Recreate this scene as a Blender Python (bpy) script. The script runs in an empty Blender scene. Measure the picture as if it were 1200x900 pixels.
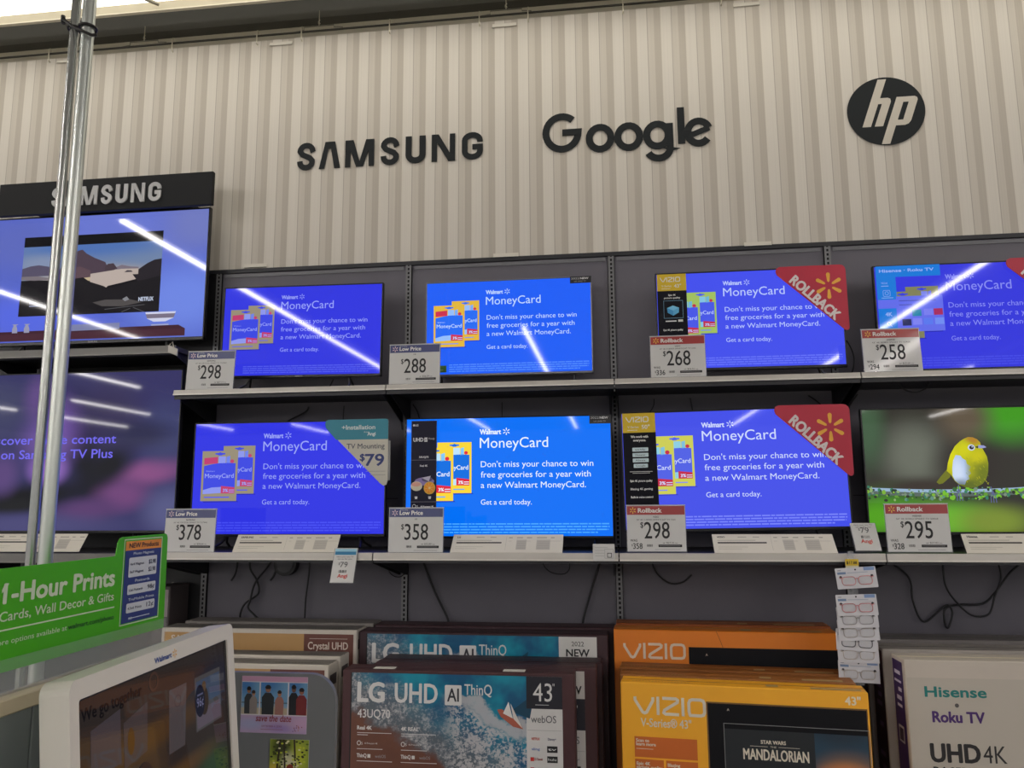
import bpy, bmesh, math, random
from mathutils import Matrix, Vector
random.seed(7)
SC = bpy.context.scene
COL = SC.collection
R = math.radians

# ------------------------------------------------------------------ camera
def set_camera():
    f, C = 916.86, Vector((2.4252, -4.4801, 1.6))
    yaw, pitch, roll = 0.128411, 0.149230, -0.0065038
    cy, sy, cp, sp = math.cos(yaw), math.sin(yaw), math.cos(pitch), math.sin(pitch)
    fwd = Vector((-sy * cp, cy * cp, sp)); rt = Vector((cy, sy, 0)); up = rt.cross(fwd)
    c, s = math.cos(roll), math.sin(roll)
    r2 = c * rt + s * up; u2 = -s * rt + c * up
    cam = bpy.data.cameras.new('camera'); cam.sensor_width = 36; cam.lens = f * 36 / 1200
    cam.clip_start = 0.05; cam.clip_end = 200
    o = bpy.data.objects.new('camera', cam); COL.objects.link(o)
    m = Matrix((r2, u2, -fwd)).transposed().to_4x4(); m.translation = C
    o.matrix_world = m; SC.camera = o
set_camera()

# ------------------------------------------------------------------ light levels
EXPOSURE = 0.0
CEIL_STRIP = 58.0      # radiance of the ceiling strip lamps
VALANCE = 2.35          # the strip lamp hung in front of the striped header
WORLD = 0.6
SC.view_settings.view_transform = 'Standard'
SC.view_settings.look = 'None'
SC.view_settings.exposure = EXPOSURE
SC.view_settings.gamma = 1
SC.view_settings.use_curve_mapping = False
SC.cycles.use_denoising = True
SC.cycles.max_bounces = 8
SC.cycles.transparent_max_bounces = 12
wd = bpy.data.worlds.new('store'); SC.world = wd; wd.use_nodes = True
wd.node_tree.nodes['Background'].inputs[0].default_value = (0.98, 0.97, 1.0, 1)
wd.node_tree.nodes['Background'].inputs[1].default_value = WORLD

# ------------------------------------------------------------------ materials
def lin(v):
    v /= 255.0
    return v / 12.92 if v <= 0.04045 else ((v + 0.055) / 1.055) ** 2.4
def L3(c): return (lin(c[0]), lin(c[1]), lin(c[2]), 1.0)
_M = {}
def P(c, rough=0.55, metal=0.0, coat=0.0, spec=0.5, var=0.0, name=None):
    k = ('P', tuple(c), rough, metal, coat, spec, var)
    if k in _M: return _M[k]
    m = bpy.data.materials.new(name or 'paint_%d_%d_%d' % tuple(int(x) for x in c)); m.use_nodes = True
    nt = m.node_tree; b = nt.nodes['Principled BSDF']
    b.inputs['Base Color'].default_value = L3(c); b.inputs['Roughness'].default_value = rough
    b.inputs['Metallic'].default_value = metal; b.inputs['Specular IOR Level'].default_value = spec
    b.inputs['Coat Weight'].default_value = coat; b.inputs['Coat Roughness'].default_value = 0.06
    if var:
        tc = nt.nodes.new('ShaderNodeTexCoord'); n = nt.nodes.new('ShaderNodeTexNoise'); n.inputs['Scale'].default_value = 9
        n.inputs['Detail'].default_value = 6
        mr = nt.nodes.new('ShaderNodeMapRange'); mr.inputs['To Min'].default_value = 1 - var; mr.inputs['To Max'].default_value = 1 + var
        mx = nt.nodes.new('ShaderNodeMix'); mx.data_type = 'RGBA'; mx.blend_type = 'MULTIPLY'; mx.inputs['Factor'].default_value = 1
        mx.inputs[6].default_value = L3(c)
        nt.links.new(tc.outputs['Object'], n.inputs['Vector']); nt.links.new(n.outputs['Fac'], mr.inputs['Value'])
        nt.links.new(mr.outputs['Result'], mx.inputs[7]); nt.links.new(mx.outputs[2], b.inputs['Base Color'])
    _M[k] = m
    return m
def E(c, s=1.0, rough=0.035, spec=0.24):
    """lit screen pixel: black glass that gives off the colour c"""
    k = ('E', tuple(c), s, rough, spec)
    if k in _M: return _M[k]
    m = bpy.data.materials.new('lit_%d_%d_%d' % tuple(int(x) for x in c)); m.use_nodes = True
    b = m.node_tree.nodes['Principled BSDF']
    b.inputs['Base Color'].default_value = (0.004, 0.004, 0.005, 1); b.inputs['Roughness'].default_value = rough
    b.inputs['Specular IOR Level'].default_value = spec
    b.inputs['Emission Color'].default_value = L3(c); b.inputs['Emission Strength'].default_value = s
    _M[k] = m
    return m
def lamp_mat(name, c, s):
    m = bpy.data.materials.new(name); m.use_nodes = True
    b = m.node_tree.nodes['Principled BSDF']; b.inputs['Base Color'].default_value = (.8, .8, .8, 1)
    b.inputs['Emission Color'].default_value = (*c, 1); b.inputs['Emission Strength'].default_value = s
    return m
def blob_mat(name, base, blobs, emit=False, rough=0.5):
    """smooth out-of-focus picture: base colour plus soft ellipses (u, v, ru, rv, colour, rot)"""
    m = bpy.data.materials.new(name); m.use_nodes = True
    nt = m.node_tree; b = nt.nodes['Principled BSDF']
    uv = nt.nodes.new('ShaderNodeUVMap'); prev = None
    for (u, v, ru, rv, c, rot) in blobs:
        mp = nt.nodes.new('ShaderNodeMapping'); mp.vector_type = 'TEXTURE'
        mp.inputs['Location'].default_value = (u, v, 0); mp.inputs['Rotation'].default_value = (0, 0, R(rot)); mp.inputs['Scale'].default_value = (ru, rv, 1)
        ln = nt.nodes.new('ShaderNodeVectorMath'); ln.operation = 'LENGTH'
        mr = nt.nodes.new('ShaderNodeMapRange'); mr.interpolation_type = 'SMOOTHSTEP'
        mr.inputs['From Min'].default_value = 0.15; mr.inputs['From Max'].default_value = 1
        mr.inputs['To Min'].default_value = 1; mr.inputs['To Max'].default_value = 0
        mx = nt.nodes.new('ShaderNodeMix'); mx.data_type = 'RGBA'
        nt.links.new(uv.outputs['UV'], mp.inputs['Vector']); nt.links.new(mp.outputs['Vector'], ln.inputs[0])
        nt.links.new(ln.outputs['Value'], mr.inputs['Value']); nt.links.new(mr.outputs['Result'], mx.inputs['Factor'])
        if prev is None: mx.inputs[6].default_value = L3(base)
        else: nt.links.new(prev, mx.inputs[6])
        mx.inputs[7].default_value = L3(c); prev = mx.outputs[2]
    if emit:
        b.inputs['Base Color'].default_value = (0.004, 0.004, 0.005, 1); b.inputs['Roughness'].default_value = 0.035; b.inputs['Specular IOR Level'].default_value = .24
        nt.links.new(prev, b.inputs['Emission Color']); b.inputs['Emission Strength'].default_value = 1
    else:
        b.inputs['Roughness'].default_value = rough; nt.links.new(prev, b.inputs['Base Color'])
    return m
def clear_mat(name, tint, alpha):
    m = bpy.data.materials.new(name); m.use_nodes = True
    nt = m.node_tree; out = nt.nodes['Material Output']; b = nt.nodes['Principled BSDF']
    b.inputs['Base Color'].default_value = L3(tint); b.inputs['Roughness'].default_value = 0.08
    tr = nt.nodes.new('ShaderNodeBsdfTransparent'); mx = nt.nodes.new('ShaderNodeMixShader'); mx.inputs[0].default_value = alpha
    nt.links.new(tr.outputs[0], mx.inputs[1]); nt.links.new(b.outputs[0], mx.inputs[2]); nt.links.new(mx.outputs[0], out.inputs['Surface'])
    return m
CLEAR = clear_mat('clear_acrylic', (215, 220, 220), 0.12)
CLEARSTRIP = clear_mat('clear_plastic', (190, 192, 195), 0.35)
LENS = clear_mat('clear_lens', (225, 225, 228), 0.25)

# ------------------------------------------------------------------ mesh building
_T = {}
def glyphs(s):
    if s in _T: return _T[s]
    c = bpy.data.curves.new('glyph', 'FONT'); c.body = s; c.size = 1; c.resolution_u = 3
    o = bpy.data.objects.new('glyph', c); COL.objects.link(o)
    bpy.context.view_layer.update()
    dg = bpy.context.evaluated_depsgraph_get(); me = o.evaluated_get(dg).to_mesh()
    vs = [(v.co.x, v.co.y) for v in me.vertices]; fs = [tuple(p.vertices) for p in me.polygons]
    o.evaluated_get(dg).to_mesh_clear()
    bpy.data.objects.remove(o); bpy.data.curves.remove(c)
    _T[s] = (vs, fs)
    return _T[s]
_h = glyphs('H')[0]
CAP = max(v[1] for v in _h) - min(v[1] for v in _h)

def arc(cx, cz, rx, rz, a0, a1, n=14):
    return [(cx + rx * math.cos(R(a0 + (a1 - a0) * i / n)), cz + rz * math.sin(R(a0 + (a1 - a0) * i / n))) for i in range(n + 1)]
def rrect(x0, z0, x1, z1, r, n=4):
    return arc(x1 - r, z1 - r, r, r, 0, 90, n) + arc(x0 + r, z1 - r, r, r, 90, 180, n) + arc(x0 + r, z0 + r, r, r, 180, 270, n) + arc(x1 - r, z0 + r, r, r, 270, 360, n)
def ellipse(cx, cz, rx, rz, n=24): return arc(cx, cz, rx, rz, 0, 360, n)[:-1]

class MB:
    def __init__(s):
        s.v, s.f, s.m, s.mi, s.uv, s.M, s.sm = [], [], [], [], {}, Matrix.Identity(4), set()
    def mat(s, m):
        if m not in s.m: s.m.append(m)
        return s.m.index(m)
    def add(s, vs, fs, m, uvs=None, smooth=False):
        b = len(s.v); k = s.mat(m)
        s.v += [tuple(s.M @ Vector(p)) for p in vs]
        for f in fs:
            s.f.append(tuple(b + i for i in f)); s.mi.append(k)
            if uvs: s.uv[len(s.f) - 1] = [uvs[i] for i in f]
            if smooth: s.sm.add(len(s.f) - 1)
        return s
    # a sheet print lies in the local xz plane and faces -y; w lifts it towards -y
    def flat(s, pts, w, m, uvs=None):
        return s.add([(x, -w, z) for x, z in pts], [tuple(range(len(pts)))], m, uvs)
    def rect(s, x0, z0, x1, z1, w, m, uv=False):
        return s.flat([(x0, z0), (x1, z0), (x1, z1), (x0, z1)], w, m, [(0, 0), (1, 0), (1, 1), (0, 1)] if uv else None)
    def frame(s, x0, z0, x1, z1, t, w, m):
        s.rect(x0, z0, x1, z0 + t, w, m); s.rect(x0, z1 - t, x1, z1, w, m); s.rect(x0, z0, x0 + t, z1, w, m); s.rect(x1 - t, z0, x1, z1, w, m)
    def prism(s, pts, y0, y1, m):
        n = len(pts)
        vs = [(x, y0, z) for x, z in pts] + [(x, y1, z) for x, z in pts]
        fs = [tuple(range(n)), tuple(range(2 * n - 1, n - 1, -1))] + [(i, (i + 1) % n, n + (i + 1) % n, n + i) for i in range(n)]
        return s.add(vs, fs, m)
    def box(s, x0, y0, z0, x1, y1, z1, m, r=0.0, seg=2):
        if r <= 0:
            return s.add([(x0, y0, z0), (x1, y0, z0), (x1, y1, z0), (x0, y1, z0), (x0, y0, z1), (x1, y0, z1), (x1, y1, z1), (x0, y1, z1)],
                         [(0, 3, 2, 1), (4, 5, 6, 7), (0, 1, 5, 4), (1, 2, 6, 5), (2, 3, 7, 6), (3, 0, 4, 7)], m)
        bm = bmesh.new(); bmesh.ops.create_cube(bm, size=1)
        for v in bm.verts: v.co = Vector(((x0 + x1) / 2 + v.co.x * (x1 - x0), (y0 + y1) / 2 + v.co.y * (y1 - y0), (z0 + z1) / 2 + v.co.z * (z1 - z0)))
        bmesh.ops.bevel(bm, geom=bm.edges[:], offset=r, segments=seg, profile=0.5, affect='EDGES')
        bm.verts.index_update()
        s.add([tuple(v.co) for v in bm.verts], [tuple(v.index for v in f.verts) for f in bm.faces], m); bm.free()
        return s
    def tube(s, path, r, m, seg=8, cap=True):
        pts = [Vector(p) for p in path]; vs = []; fs = []; prev = None
        for i, p in enumerate(pts):
            t = (pts[min(i + 1, len(pts) - 1)] - pts[max(i - 1, 0)]).normalized()
            if prev is None: a = t.orthogonal().normalized()
            else: a = (prev - t * prev.dot(t)).normalized()
            prev = a; b = t.cross(a)
            for k in range(seg):
                an = 2 * math.pi * k / seg; vs.append(tuple(p + r * (math.cos(an) * a + math.sin(an) * b)))
        for i in range(len(pts) - 1):
            for k in range(seg): fs.append((i * seg + k, i * seg + (k + 1) % seg, (i + 1) * seg + (k + 1) % seg, (i + 1) * seg + k))
        s.add(vs, fs, m, smooth=True)
        if cap: s.add(vs[:seg] + vs[-seg:], [tuple(range(seg - 1, -1, -1)), tuple(range(seg, 2 * seg))], m)
        return s
    def text(s, t, x, z, h, w, m, width=None, al='l', bold=0.0, shear=0.0, rot=0.0, xs=1.0):
        """t with its baseline starting at (x, z), cap height h; width stretches it to fit"""
        vs, fs = glyphs(t)
        if not vs: return s
        k = h / CAP; x0 = min(v[0] for v in vs); x1 = max(v[0] for v in vs)
        kx = k * xs
        if width: kx = width / (x1 - x0)
        wd_ = (x1 - x0) * kx; off = {'l': 0, 'c': -wd_ / 2, 'r': -wd_}[al]
        base = [((vx - x0) * kx + off + shear * vz * k, vz * k) for vx, vz in vs]
        ca, sa = math.cos(R(rot)), math.sin(R(rot))
        d = bold * h
        offs = [(0, 0)] if not bold else [(d, 0), (-d, 0), (0, d * .8), (0, -d * .8), (d * .7, d * .6), (-d * .7, d * .6), (d * .7, -d * .6), (-d * .7, -d * .6)]
        for i, (ox, oz) in enumerate(offs):
            wi = w + i * 3.5e-5
            s.add([(x + (px + ox) * ca - (pz + oz) * sa, -wi, z + (px + ox) * sa + (pz + oz) * ca) for px, pz in base], fs, m)
        return s
    def ribbon(s, pts, t, w, m, th=0.0, closed=False):
        """stroke of width t along a polyline with mitred corners; th > 0 gives it thickness"""
        n = len(pts); Lf = []; Rt = []; s.layer = (getattr(s, 'layer', 0) + 1) % 6; w += s.layer * 4e-5
        for i in range(n):
            p = Vector(pts[i])
            a = Vector(pts[(i - 1) % n]) if (closed or i > 0) else None
            b = Vector(pts[(i + 1) % n]) if (closed or i < n - 1) else None
            d1 = (p - a).normalized() if a is not None else (b - p).normalized()
            d2 = (b - p).normalized() if b is not None else d1
            n1 = Vector((-d1.y, d1.x)); n2 = Vector((-d2.y, d2.x)); nn = (n1 + n2)
            nn = n1 if nn.length < 1e-6 else nn.normalized()
            k = 1 / max(0.35, nn.dot(n1)); o = nn * (t / 2 * k)
            Lf.append(p + o); Rt.append(p - o)
        for i in range(n if closed else n - 1):
            j = (i + 1) % n; q = [tuple(Lf[i]), tuple(Rt[i]), tuple(Rt[j]), tuple(Lf[j])]
            wi = w + (i % 3) * 1.3e-5
            if th: s.prism(q, -wi, -w + th, m)
            else: s.flat(q, wi, m)
        return s
    def spark(s, cx, cz, r, w, m, th=0.0):
        for k in range(6):
            a = R(90 + 60 * k); ca, sa = math.cos(a), math.sin(a)
            pts = []
            r0, r1, w0, w1 = r * .34, r, r * .085, r * .14
            loc = [(r0, -w0), (r1 - w1, -w1)] + [(r1 - w1 + w1 * math.cos(R(b)), w1 * math.sin(R(b))) for b in (-45, 0, 45)] + [(r1 - w1, w1), (r0, w0)] + [(r0 - w0, 0)]
            pts = [(cx + u * ca - v * sa, cz + u * sa + v * ca) for u, v in loc]
            if th: s.prism(pts, -w, -w + th, m)
            else: s.flat(pts, w, m)
        return s
    def build(s, name, parent=None, loc=(0, 0, 0), rot=(0, 0, 0)):
        me = bpy.data.meshes.new(name); me.from_pydata(s.v, [], s.f)
        for m in s.m: me.materials.append(m)
        me.polygons.foreach_set('material_index', s.mi)
        if s.uv:
            ul = me.uv_layers.new(name='UVMap')
            for fi, us in s.uv.items():
                for li, u in zip(me.polygons[fi].loop_indices, us): ul.data[li].uv = u
        if s.sm:
            for i in s.sm: me.polygons[i].use_smooth = True
        me.update()
        o = bpy.data.objects.new(name, me); COL.objects.link(o); o.location = loc; o.rotation_euler = rot
        if parent is not None: o.parent = parent
        return o
def tag(o, label, cat, group=None):
    o['label'] = label; o['category'] = cat
    if group: o['group'] = group
    return o
def empty(name, loc, rot=(0, 0, 0)):
    o = bpy.data.objects.new(name, None); COL.objects.link(o); o.location = loc; o.rotation_euler = rot; o.empty_display_size = 0.05
    return o
def structure(o): o['kind'] = 'structure'; return o
def spline(pts, n=8):
    P_ = [Vector(p) for p in pts]; out = []
    for i in range(len(P_) - 1):
        p0 = P_[max(i - 1, 0)]; p1 = P_[i]; p2 = P_[i + 1]; p3 = P_[min(i + 2, len(P_) - 1)]
        for k in range(n):
            t = k / n
            out.append(0.5 * ((2 * p1) + (p2 - p0) * t + (2 * p0 - 5 * p1 + 4 * p2 - p3) * t * t + (3 * p1 - p0 - 3 * p2 + p3) * t ** 3))
    out.append(P_[-1]); return out

S = 1.219      # upright spacing
BLACK = P((18, 18, 20), .45)
DKGREY = P((38, 38, 42), .5)
INK = P((28, 27, 30), .6)
WHITE = P((226, 224, 220), .5)
PAPER = P((206, 205, 203), .45, coat=.35)

# ------------------------------------------------------------------ the setting
def header_material():
    m = bpy.data.materials.new('striped_header_vinyl'); m.use_nodes = True
    nt = m.node_tree; b = nt.nodes['Principled BSDF']; b.inputs['Roughness'].default_value = .6
    tc = nt.nodes.new('ShaderNodeTexCoord'); sx = nt.nodes.new('ShaderNodeSeparateXYZ')
    a = nt.nodes.new('ShaderNodeMath'); a.operation = 'SUBTRACT'; a.inputs[1].default_value = 2.546 - 20 * .1465
    d = nt.nodes.new('ShaderNodeMath'); d.operation = 'DIVIDE'; d.inputs[1].default_value = .1465
    fr = nt.nodes.new('ShaderNodeMath'); fr.operation = 'FRACT'
    cr = nt.nodes.new('ShaderNodeValToRGB'); cr.color_ramp.interpolation = 'CONSTANT'
    el = cr.color_ramp.elements
    el[0].position = 0; el[0].color = L3((169, 162, 151)); el[1].position = .03; el[1].color = L3((196, 189, 178))
    for p_, c in ((.29, (181, 173, 161)), (.57, (209, 203, 193))):
        e = el.new(p_); e.color = L3(c)
    # fine vertical grain
    mp = nt.nodes.new('ShaderNodeMapping'); mp.inputs['Scale'].default_value = (130, 1, .5)
    n = nt.nodes.new('ShaderNodeTexNoise'); n.inputs['Scale'].default_value = 1; n.inputs['Detail'].default_value = 3
    mr = nt.nodes.new('ShaderNodeMapRange'); mr.inputs['To Min'].default_value = .9; mr.inputs['To Max'].default_value = 1.08
    mx = nt.nodes.new('ShaderNodeMix'); mx.data_type = 'RGBA'; mx.blend_type = 'MULTIPLY'; mx.inputs['Factor'].default_value = 1
    k = nt.links.new
    k(tc.outputs['Object'], sx.inputs[0]); k(sx.outputs['X'], a.inputs[0]); k(a.outputs[0], d.inputs[0]); k(d.outputs[0], fr.inputs[0]); k(fr.outputs[0], cr.inputs[0])
    k(tc.outputs['Object'], mp.inputs[0]); k(mp.outputs[0], n.inputs['Vector']); k(n.outputs['Fac'], mr.inputs['Value'])
    k(cr.outputs[0], mx.inputs[6]); k(mr.outputs[0], mx.inputs[7]); k(mx.outputs[2], b.inputs['Base Color'])
    return m
b = MB(); b.box(-6, .005, 3.05, 9, .05, 4.595, header_material()); structure(b.build('wall_header'))
b = MB(); b.box(-6, .10, 2.9, 9, .2, 4.735, P((196, 190, 172), .7)); structure(b.build('wall_back_upper'))
b = MB(); b.box(-6, .02, 4.735, 9, .2, 5.6, P((92, 91, 84), .7)); structure(b.build('trim_1'))
b = MB(); b.box(-6, -.004, 3.026, 9, .05, 3.05, P((34, 35, 40), .5)); structure(b.build('trim_2'))
GREYP = P((98, 95, 104), .5, var=.05)
b = MB()
for i in range(0, 5):
    x0, x1 = i * S + .02, (i + 1) * S - .02
    b.box(x0, .012, .17, x1, .05, 3.026, GREYP)
    b.box(x0 + .012, .006, 3.0, x1 - .012, .012, 3.02, P((122, 122, 126), .45))
    b.box(x0 - .02, .03, .17, x1 + .02, .06, 3.026, DKGREY)
    b.box(x0 + .03, .0115, 1.62, x1 - .03, .0125, 1.625, DKGREY)
structure(b.build('wall_back'))
b = MB(); b.box(-4.9, .012, .17, -.005, .05, 3.05, P((24, 24, 27), .5)); structure(b.build('wall_back_left'))
b = MB(); b.box(-30, -40, -.05, 34, .2, 0, P((176, 172, 164), .35, var=.04)); structure(b.build('floor'))
b = MB(); b.box(-30, -40, 5.6, 34, .2, 5.7, P((170, 170, 165), .7)); structure(b.build('ceiling'))
b = MB(); b.box(-4.9, -1.02, 0, 6.1, .06, .17, P((52, 52, 56), .5)); structure(b.build('wall_base_deck'))

# lamps: strips running away from the wall along the ceiling, one hung above the header
tube_mat = lamp_mat('fluorescent_tube', (1.0, .955, .93), CEIL_STRIP)
for i, (x, where, k0) in enumerate([(-21.2, 'fifth row left of the middle', 0), (-17.0, 'fourth row left of the middle', 0), (-12.8, 'third row left of the middle', 0), (-8.3, 'second row left of the middle', 0), (-4.0, 'first row left of the middle', 0),
                         (.55, 'middle row', 3), (8.4, 'first row right of the middle', 0), (12.7, 'second row right of the middle', 0), (16.9, 'third row right of the middle', 0)]):
    t = empty('ceiling_lamp', (x, -5, 5.32))
    tag(t, 'long ceiling strip lamp running away from the wall, %s' % where, 'lamp', 'ceiling strip lamps')
    b = MB(); b.box(-.11, -32, .04, .11, 0, .12, P((205, 205, 200), .5)); b.box(-.005, -32, .12, .005, 0, .28, P((205, 205, 200), .5)); b.build('housing', t)
    for k in range(k0, 13):
        if abs(x) > 10 and (k * 5 + i * 2) % 7 > 3: continue
        b = MB(); b.box(-.034, -2.4 - k * 2.43, .0, .034, -.02 - k * 2.43, .04, tube_mat); b.build('lamp_tube', t)
t = empty('strip_lamp', (-6, -.28, 4.664))
tag(t, 'glowing strip lamp with galvanised rail along the ceiling edge above the striped wall', 'lamp')
galv = P((178, 170, 150), .55, var=.12)
b = MB(); b.box(0, -.006, .004, 15, .0, .066, galv); b.box(0, -.016, -.002, 15, .008, .005, P((215, 208, 190), .4)); b.build('rail', t)
b = MB(); b.box(0, -.62, .085, 15, .006, .13, P((210, 208, 200), .5)); b.box(0, -.62, .0, 15, -.608, .085, galv); b.build('housing', t)
b = MB(); b.box(0, -.60, .066, 15, .02, .084, lamp_mat('valance_lens', (1.0, .95, .82), VALANCE)); b.build('lens', t)
b = MB(); b.tube(spline([(5.53, -.28, .055), (5.58, -.2, .03), (5.62, -.12, .02), (5.67, -.03, .03)]), .012, P((150, 145, 130), .4)); b.build('cable_strap', t)
for x in (1.5, 5.6, 10, 14):
    b = MB(); b.box(x, -.3, .13, x + .02, -.28, .936, P((150, 150, 145), .4)); b.build('hanger_rod', t)

# ------------------------------------------------------------------ header rail, hooks, hangers, clips
b = MB(); b.tube([(-6, -.02, 4.615), (9, -.02, 4.615)], .007, P((60, 58, 52), .4, metal=.6))
tag(b.build('hanging_rail'), 'thin dark rod along the top edge of the striped wall panel', 'rail')
wire = P((205, 198, 180), .35, metal=.7)
for i, x in enumerate([-1.284, -.396, .192, .495, 1.08, 1.659, 1.966, 2.551, 3.138]):
    b = MB(); b.tube(spline([(0, .004, -.04), (0, -.012, -.03), (0, -.012, .04), (0, .0, .055), (0, .016, .045), (0, .016, .025)], 4), .004, wire, 6)
    o = b.build('wire_hook', loc=(x, -.02, 4.595)); ordn = ['first', 'second', 'third', 'fourth', 'fifth', 'sixth', 'seventh', 'eighth', 'ninth'][i]
    tag(o, '%s from the left of the small wire hooks along the striped panel top' % ordn, 'hook', 'wire hooks on the header rail')
for i, x in enumerate([-.606, .607, 1.827]):
    t = empty('rail_hanger', (x, -.02, 4.615))
    tag(t, '%s flat wire bracket holding the header rail on a thin wire' % ['leftmost', 'middle', 'rightmost'][i], 'hanger', 'wire brackets over the header rail')
    b = MB(); b.tube([(-.16, 0, .005), (-.10, 0, .012), (-.1, 0, .033), (.1, 0, .033), (.1, 0, .018), (.16, 0, .012)], .0035, P((120, 116, 104), .4, metal=.5), 6); b.build('bracket', t)
    b = MB(); b.tube([(0, 0, .033), (0, 0, .14)], .003, wire, 6); b.tube([(-.008, 0, .055), (.008, 0, .05), (-.006, 0, .065), (.006, 0, .075)], .003, wire, 6); b.build('suspension_wire', t)
for i, (x, z) in enumerate([(-1.17, 4.569), (.343, 4.563), (1.812, 4.56), (3.288, 4.562), (.234, 3.071), (1.815, 3.063), (3.278, 3.060)]):
    b = MB(); b.box(-.076, -.004, -.012, .076, 0, .010, P((214, 208, 196), .35)); b.box(-.076, -.012, -.014, .076, 0, -.010, P((224, 220, 210), .35))
    place = ['top edge of striped panel, far left', 'top edge of striped panel, left of first wall logo', 'top edge of striped panel, between first two logos', 'top edge of striped panel, right of second logo',
             'bottom edge of striped panel, above first shelf bay', 'bottom edge of striped panel, above second upper shelf bay', 'bottom edge of striped panel, above third upper shelf bay'][i]
    tag(b.build('label_clip', loc=(x, .003, z)), 'pale plastic clip on the ' + place, 'clip', 'plastic clips on the striped panel')

# ------------------------------------------------------------------ wall logos
LOGO = P((36, 39, 41), .75, spec=.2)
def samsung(b, x, z, h, w, th, m, sx=1.0):
    """bold wordmark drawn letter by letter; h = cap height"""
    def rb(pts, t): b.ribbon([(x + px * h * sx, z + pz * h) for px, pz in pts], t * h, w, m, th)
    def pr(pts): 
        q = [(x + px * h * sx, z + pz * h) for px, pz in pts]
        b.layer = (getattr(b, 'layer', 0) + 1) % 6; wq = w + b.layer * 4e-5
        b.prism(q, -wq, -w + th, m) if th else b.flat(q, w, m)
    def letter_s(o):
        rb([(o + .60, .66)] + arc(o + .34, .70, .24, .215, 0, 180, 10) + [(o + .12, .66), (o + .2, .57), (o + .48, .44), (o + .565, .34)] + arc(o + .335, .285, .235, .2, 0, -180, 10) + [(o + .095, .33)], .2)
    letter_s(0)
    pr([(.84, 0), (1.07, 1), (1.24, 1), (1.05, 0)]); pr([(1.24, 1), (1.44, 1), (1.65, 0), (1.43, 0)]); pr([(1.07, 1), (1.44, 1), (1.30, .74), (1.2, .74)])
    pr([(1.84, 0), (1.84, 1), (2.06, 1), (2.04, 0)]); pr([(2.74, 0), (2.72, 1), (2.94, 1), (2.94, 0)]); pr([(1.9, 1), (2.15, 1), (2.45, 0), (2.26, 0)]); pr([(2.63, 1), (2.88, 1), (2.52, 0), (2.33, 0)])
    letter_s(3.2)
    rb([(4.24, 1), (4.24, .32)] + arc(4.5, .31, .26, .21, 180, 360, 10) + [(4.76, .32), (4.76, 1)], .22)
    pr([(5.1, 0), (5.1, 1), (5.3, 1), (5.3, 0)]); pr([(5.77, 0), (5.77, 1), (5.97, 1), (5.97, 0)]); pr([(5.12, 1), (5.36, 1), (5.95, 0), (5.71, 0)])
    rb([(6.88, .64)] + arc(6.6, .69, .28, .21, 0, 180, 10) + arc(6.6, .31, .28, .21, 180, 360, 10) + [(6.88, .46), (6.6, .46)], .2)
def wall_sign(name, label, fn):
    b = MB(); fn(b); return tag(b.build(name, loc=(0, 0, 0)), label, 'sign', 'dark logos on the striped wall')
W0 = .002
wall_sign('wall_logo', 'dark bold block-letter wordmark on the striped wall, leftmost of three logos', lambda b: samsung(b, .485, 3.68, .178, W0, .003, LOGO, 1.188 / (6.97 * .178)))
def google(b):
    z = 3.697; t = .042
    def rb(p, cl=False): b.ribbon(p, t, W0, LOGO, .003, cl)
    rb(arc(2.163, z + .118, .098, .105, 48, 360, 26) + [(2.165, z + .118)])
    rb(ellipse(2.392, z + .068, .065, .07, 22), True)
    rb(ellipse(2.563, z + .066, .065, .07, 22), True)
    rb(ellipse(2.733, z + .064, .064, .07, 22), True)
    rb([(2.805, z + .135), (2.805, z - .02)] + arc(2.738, z - .02, .067, .062, 0, -155, 12))
    rb([(2.873, z), (2.873, z + .23)])
    rb(arc(2.974, z + .066, .064, .070, 22, 322, 22)); b.ribbon([(2.915, z + .045), (3.036, z + .090)], .034, W0, LOGO, .003)
wall_sign('wall_logo', 'dark round-letter wordmark with low hooked g on the striped wall, middle logo', google)
def hp(b):
    cx, cz, rx, rz = 4.035, 3.817, .214, .208
    b.prism(ellipse(cx, cz, rx, rz, 64), -W0, -W0 + .003, LOGO)
    lt = P((196, 189, 176), .6); w = W0 + .0008
    k = .36  # slant
    def X(u, v): return (cx + u * .0115 + k * v * .0105, cz + v * .0105)   # u right, v up, in centimetre-like units
    def para(u0, v0, u1, v1): b.flat([X(u0, v0), X(u1, v0), X(u1, v1), X(u0, v1)], w, lt)
    # h : long ascender cut to the rim, shoulder and right leg
    para(-9.0, -8.8, -4.9, 18.6)
    b.flat([X(-4.9, 4.2), X(-4.9, 7.6)] + [X(-1.2, 7.6), X(.2, 6.9), X(.9, 5.4), X(.9, -8.8), X(-3.1, -8.8), X(-3.1, 4.2)], w, lt)
    # p : stem down to the rim, bowl
    para(3.0, -19.2, 7.0, 7.7)
    b.flat([X(7.0, 7.7), X(11.6, 7.7), X(13.0, 6.9), X(13.6, 5.6), X(13.6, -6.4), X(12.9, -8.0), X(11.4, -8.8), X(7.0, -8.8), X(7.0, -5.6), X(9.6, -5.6), X(9.6, 4.6), X(7.0, 4.6)], w, lt)
wall_sign('wall_logo', 'dark round disc with slanted pale letters cut in, on the striped wall, rightmost logo', hp)

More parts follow.
